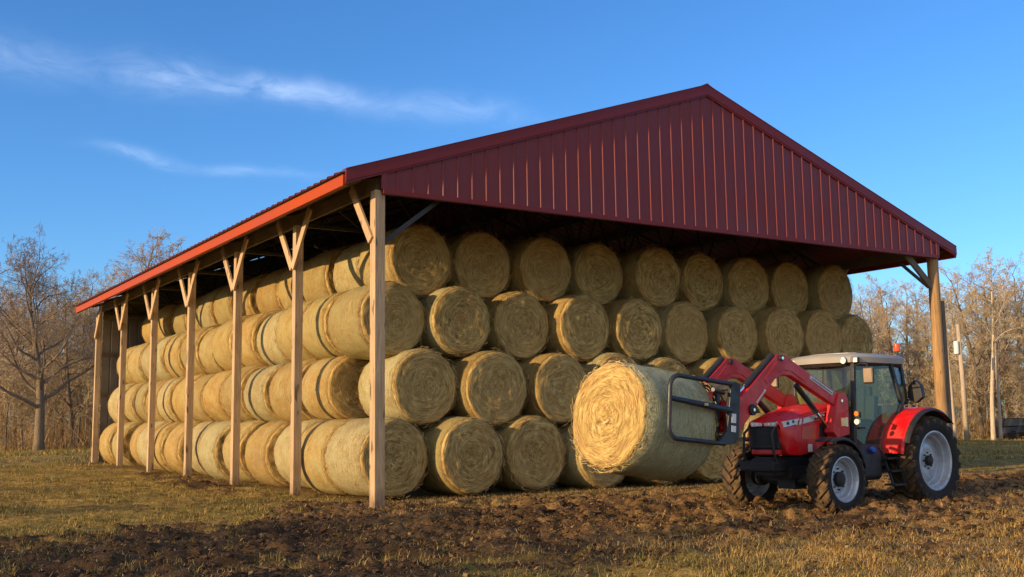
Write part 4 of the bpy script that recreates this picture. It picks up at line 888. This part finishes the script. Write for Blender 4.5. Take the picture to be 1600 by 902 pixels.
# ------------------------------------------------------------------ trees
def tree_parts(seed, H, r_base, spread=1., clear=.25, limbs=16, fine=3, lean=0., upright=.5, thick=.011):
    q = random.Random(seed); tk = MB(); cw = MB()
    def poly(p, d, L, n, wob, up):
        P = [Vector(p)]; d = Vector(d).normalized()
        for i in range(n):
            d = (d+Vector((q.gauss(0, wob), q.gauss(0, wob), q.gauss(0, wob)+up))).normalized(); P.append(P[-1]+d*(L/n))
        return P
    P = poly((0, 0, -.3), (lean, 0, 1), H*.94, 12, .018 if clear > .5 else .05, .05); rd = [r_base*(1.25 if i == 0 else 1)*(1-.93*(i/12)**1.15)+.012 for i in range(13)]
    tk.tube(P, rd, 9)
    def along(P, t):
        f = t*(len(P)-1); i = min(int(f), len(P)-2); return P[i].lerp(P[i+1], f-i), (P[i+1]-P[i]).normalized()
    def branch(P0, d0, L, r_, lev):
        n = (6, 5, 4, 3)[min(lev-1, 3)]; Q = poly(P0, d0, L, n, .15+.04*lev, .045*upright*(1.2 if lev < 3 else .5))
        rr_ = [max(thick*.55, r_*(1-.85*i/n)) for i in range(n+1)]
        (tk if lev == 1 else cw).tube(Q, rr_, 6 if lev == 1 else 4 if lev == 2 else 3, caps=False)
        if lev > fine: return
        k = (9, 6, 5, 4)[min(lev-1, 3)]; k = max(2, int(k*q.uniform(.75, 1.25)))
        for j in range(k):
            t = .22+.78*(j+q.random())/k; p, d = along(Q, min(t, .99)); a = q.uniform(0, 6.283); o = d.orthogonal().normalized(); o = Matrix.Rotation(a, 3, d) @ o
            an = q.uniform(.45, 1.05); nd = d*math.cos(an)+o*math.sin(an); branch(p, nd, L*q.uniform(.34, .58)*(1.1-.35*t), max(thick, r_*.45*(1-.6*t)), lev+1)
    for j in range(limbs):
        t = clear+(1-clear)*((j+q.random()*.9)/limbs); p, d = along(P, min(t, .985)); a = j*2.4+q.uniform(-.5, .5)
        an = R(q.uniform(48, 78)*(1-.35*t)); nd = Vector((math.cos(a)*math.sin(an), math.sin(a)*math.sin(an), math.cos(an)))
        L = H*spread*(.40*(1-.62*((t-clear)/(1-clear)))+.05)*q.uniform(.75, 1.2); branch(p, nd, L, max(.02, r_base*.48*(1-.7*t)), 1)
    return tk, cw
def mk_tree_mesh(key, bm_, tw_, leaves=0, **kw):
    tk, cw = tree_parts(**kw); tm_ = tk.mesh('trunk', MT[bm_], smooth_='all', recalc=False)
    if leaves:
        q = random.Random(kw['seed']+99); n = len(cw.v); base = [cw.v[q.randrange(n)] for _ in range(leaves)]
        for p in base:
            p = Vector(p)+Vector((q.gauss(0, .08), q.gauss(0, .08), q.gauss(0, .08))); a = Vector((q.gauss(0, 1), q.gauss(0, 1), q.gauss(0, 1))).normalized()*q.uniform(.03, .06); c = a.orthogonal().normalized()*a.length*.6
            cw.add([p-a, p+c, p+a, p-c], [(0, 1, 2, 3)], 1)
    cm_ = cw.mesh('crown', [MT[tw_], MT['leaf']], recalc=False); return tm_, cm_
TM = {}
MT['darkbark'] = bark('dark_bark', (.11, .085, .062), (.25, .20, .145)); MT['darktwig'] = bark('dark_twig_bark', (.18, .13, .09), (.34, .255, .18))
TM['big'] = mk_tree_mesh('big', 'darkbark', 'darktwig', seed=5, H=13.4, r_base=.38, spread=1.2, clear=.24, limbs=24, fine=4, thick=.010, upright=1.7)
for k in range(4): TM['wood%d' % k] = mk_tree_mesh('w', 'bark', 'goldtwig' if k % 2 else 'twig', seed=20+k, H=10.5+k*.7, r_base=.15+.02*k, spread=.72, clear=.30-.05*k, limbs=19, fine=3, thick=.0095, leaves=(0, 250, 0, 500)[k])
for k in range(2): TM['pale%d' % k] = mk_tree_mesh('p', 'palebark', 'goldtwig', seed=40+k, H=10.8+k*.8, r_base=.12, spread=.5, clear=.52, limbs=13, fine=3, thick=.010, leaves=0)
for k in range(2): TM['scrub%d' % k] = mk_tree_mesh('s', 'bark', 'goldtwig', seed=60+k, H=5.2+k*1.4, r_base=.07, spread=1.15, clear=.08, limbs=16, fine=3, thick=.011, upright=1.2, leaves=700)
def tree(kind, pos, label, group=None, s=1., name='bare_tree', rz=None):
    t = empty(name, (pos.x, pos.y, float(base_z(pos.x, pos.y))-.02), rnd.uniform(0, 6.28) if rz is None else rz); t.scale = (s, s, s)
    for nm, me in zip(('trunk', 'crown'), TM[kind]): link(nm, me, t)
    return tag(t, label, 'tree', group)
tree('big', at_px(64, 60), 'tall spreading bare tree standing alone at the far left of the barn', s=.75, rz=1.0)
# wood to the left of and behind the barn
spec = []
GL = 'bare trees of the wood left of the barn'; LL = 'bare brown tree in the wood beyond the left end of the barn'
q = random.Random(77)
for px in (-12, 8, 30, 46, 88, 104, 122, 138, 150, 170, 196, 214, 236, 262, 288, 312, 340): tree('wood%d' % q.randrange(4), at_px(px+q.uniform(-6, 6), q.uniform(64, 74)), LL, GL, q.uniform(.66, .86)*(1.5 if 150 < px < 330 else 1.22))
for i in range(29): tree('wood%d' % q.randrange(4), at_px(-14+i*14+q.uniform(-8, 8), q.uniform(80, 98)), LL, GL, q.uniform(.75, 1.0)*(1.25 if i > 11 else 1.12))
for i in range(7): tree('scrub%d' % q.randrange(2), at_px(-20+i*30+q.uniform(-6, 6), q.uniform(61, 72)), 'low tan leafed scrub tree at the edge of the left wood', 'scrub trees at the edge of the left wood', q.uniform(.6, 1.), 'scrub_tree')
# wood to the right
GR = 'bare trees of the wood right of the barn'; LR = 'bare golden brown tree in the wood right of the barn'
for px, D, k, s in ((1541, 58, 'pale0', .98), (1553, 58.5, 'pale1', .78), (1482, 57, 'pale1', .72)):
    tree(k, at_px(px, D), {1541: 'tall pale trunked tree, stoutest of the pale trunks right of the barn', 1553: 'slender pale trunked tree just right of the stoutest pale trunk', 1482: 'thin pale tree close behind the round corner pole'}[px], None, s, 'pale_tree')
for i in range(24): tree(q.choice(('wood0', 'wood1', 'wood2', 'wood3', 'pale0', 'pale1')), at_px(1180+i*20+q.uniform(-9, 9), q.uniform(61, 72)), LR, GR, q.uniform(.72, .98)*(1.08 if i > 14 else .9))
for i in range(34): tree(q.choice(('wood0', 'wood1', 'wood2', 'wood3', 'pale0')), at_px(1170+i*15+q.uniform(-8, 8), q.uniform(78, 98)), LR, GR, q.uniform(.8, 1.15))
for i in range(11): tree('scrub%d' % q.randrange(2), at_px(1300+i*30+q.uniform(-6, 6), q.uniform(59, 70)), 'low tan leafed scrub tree at the edge of the right wood', 'scrub trees at the edge of the right wood', q.uniform(.6, 1.), 'scrub_tree')
# trees off to the sunny side of the field, whose shade falls across the foreground
for (x, y, k, s) in ((-31, 2.0, 'scrub1', .95), (-30, 7.5, 'scrub1', .9), (-33, -6.5, 'wood3', .6), (-30, -8.2, 'scrub1', 1.1), (-36, -4.6, 'scrub1', 1.2)):
    tree(k, Vector((x, y, 0)), 'bare tree on the sunny side of the field beyond the left edge', 'bare trees on the sunny side of the field', s, 'bare_tree')
# pale pole with a cross piece and two boxes in the right wood
pp = at_px(1500, 56); up = tag(empty('utility_pole', (pp.x, pp.y, float(base_z(pp.x, pp.y)))), 'straight pale utility pole among the trees right of the barn, small boxes near its top', 'utility pole')
b = MB(); b.tube([(0, 0, -.3), (-.02, 0, 3), (-.12, 0, 6.1)], [.14, .12, .10], 12); b.build('pole', MT['palebark'], up, smooth_='all')
b = MB(); b.cyl((-.30, .05, 4.55), (-.30, .05, 5.2), .13, 14); b.build('transformer', MT['white'], up, smooth_=40)
b = MB(); b.box((.20, .05, 4.42), (.40, .14, .18)); b.build('meter_box', MT['white'], up, bevel=.02)
# thicket: nobody could count its stems
def thicket(n, spans, h, seed, name, label, m_, wd):
    g_ = np.random.default_rng(seed); V = []; 
    px0, px1, D0, D1 = spans; px = px0+(px1-px0)*g_.random(n); D = D0+(D1-D0)*g_.random(n)
    a = (px-800)/FPX; x = CAM[0]+(math.sin(YAW)+math.cos(YAW)*a)*D; y = CAM[1]+(math.cos(YAW)-math.sin(YAW)*a)*D; z = base_z(x, y)-.05
    cl_ = .35+.65*fbm(x*.35, y*.35, seed); H = (h[0]+(h[1]-h[0])*g_.random(n)**1.8)*cl_; th = g_.random(n)*6.283; ln = g_.normal(0, .95, n); W = wd*(.5+g_.random(n))
    z = z+g_.random(n)**2.2*6.5*cl_*(.6+.4*vnoise(x*.9, y*.9, seed))
    dx, dy = np.cos(th), np.sin(th); b1 = g_.random(n)*6.283; wx, wy = np.cos(b1)*W/2, np.sin(b1)*W/2
    P = []
    for t, k in ((0, 1.), (.5, .8), (1., .2)):
        o = np.sin(ln)*H*(t+.35*t*t)
        for s in (-1, 1): P.append(np.stack([x+dx*o+s*wx*k, y+dy*o+s*wy*k, z+np.cos(ln)*H*t], -1))
    V = np.stack(P, 1).reshape(-1, 3); bb = np.arange(n)[:, None]*6; F = np.concatenate([bb+np.array([[0, 1, 3, 2]]), bb+np.array([[2, 3, 5, 4]])], 1).reshape(-1, 4)
    tag(link(name, raw_mesh(name, V, F, m_)), label, 'undergrowth', kind='stuff')
br = blade_mat('brush_stems', [(0., (.12, .075, .038)), (.4, (.28, .18, .085)), (.8, (.46, .31, .15)), (1., (.56, .42, .24))])
thicket(55000, (-30, 480, 62, 98), (.4, 2.6), 5, 'undergrowth', 'tangled brown undergrowth filling the wood left of the barn', br, .016)
thicket(55000, (1150, 1760, 60, 98), (.4, 2.6), 6, 'undergrowth', 'tangled golden undergrowth filling the wood right of the barn', br, .016)
# dark car at the far right edge of the field
cp_ = at_px(1588, 60); cz = float(base_z(cp_.x, cp_.y)); car = tag(empty('parked_car', (cp_.x, cp_.y, cz-.12), R(-28)), 'small dark parked car half hidden at the foot of the right wood', 'car')
b = MB(); b.loft([[(x, y*w_, z*1.) for y, z in ((-.5, .28), (-.52, zt*.6), (-.42, zt), (.42, zt), (.52, zt*.6), (.5, .28))] for x, zt, w_ in ((-1.6, .62, 1.3), (-1.45, .80, 1.55), (-.5, .84, 1.6), (.6, .84, 1.6), (1.5, .74, 1.5), (1.62, .55, 1.3))]); b.build('body', MT['carpaint'], car, bevel=.03)
b = MB(); b.loft([[(x0, -.66, .84), (x1, -.56, 1.25), (x1, .56, 1.25), (x0, .66, .84)] for x0, x1 in ((-1.3, -1.05), (.85, .35))]); b.build('cabin', MT['carglass'], car, bevel=.03)
b = MB(); b.box((-.35, 0, 1.262), (1.42, 1.10, .03)); b.build('roof', MT['carpaint'], car, bevel=.01)
b = MB(); b.box((.4, -.86, .45), (1.3, .02, .16)); b.build('side_stripe', MT['white'], car)
for x in (-1.0, 1.0):
    for y in (-.72, .72): b = MB(); b.cyl((x, y-.09, .30), (x, y+.09, .30), .30, 20); b.build('wheel', MT['tyre'], car)
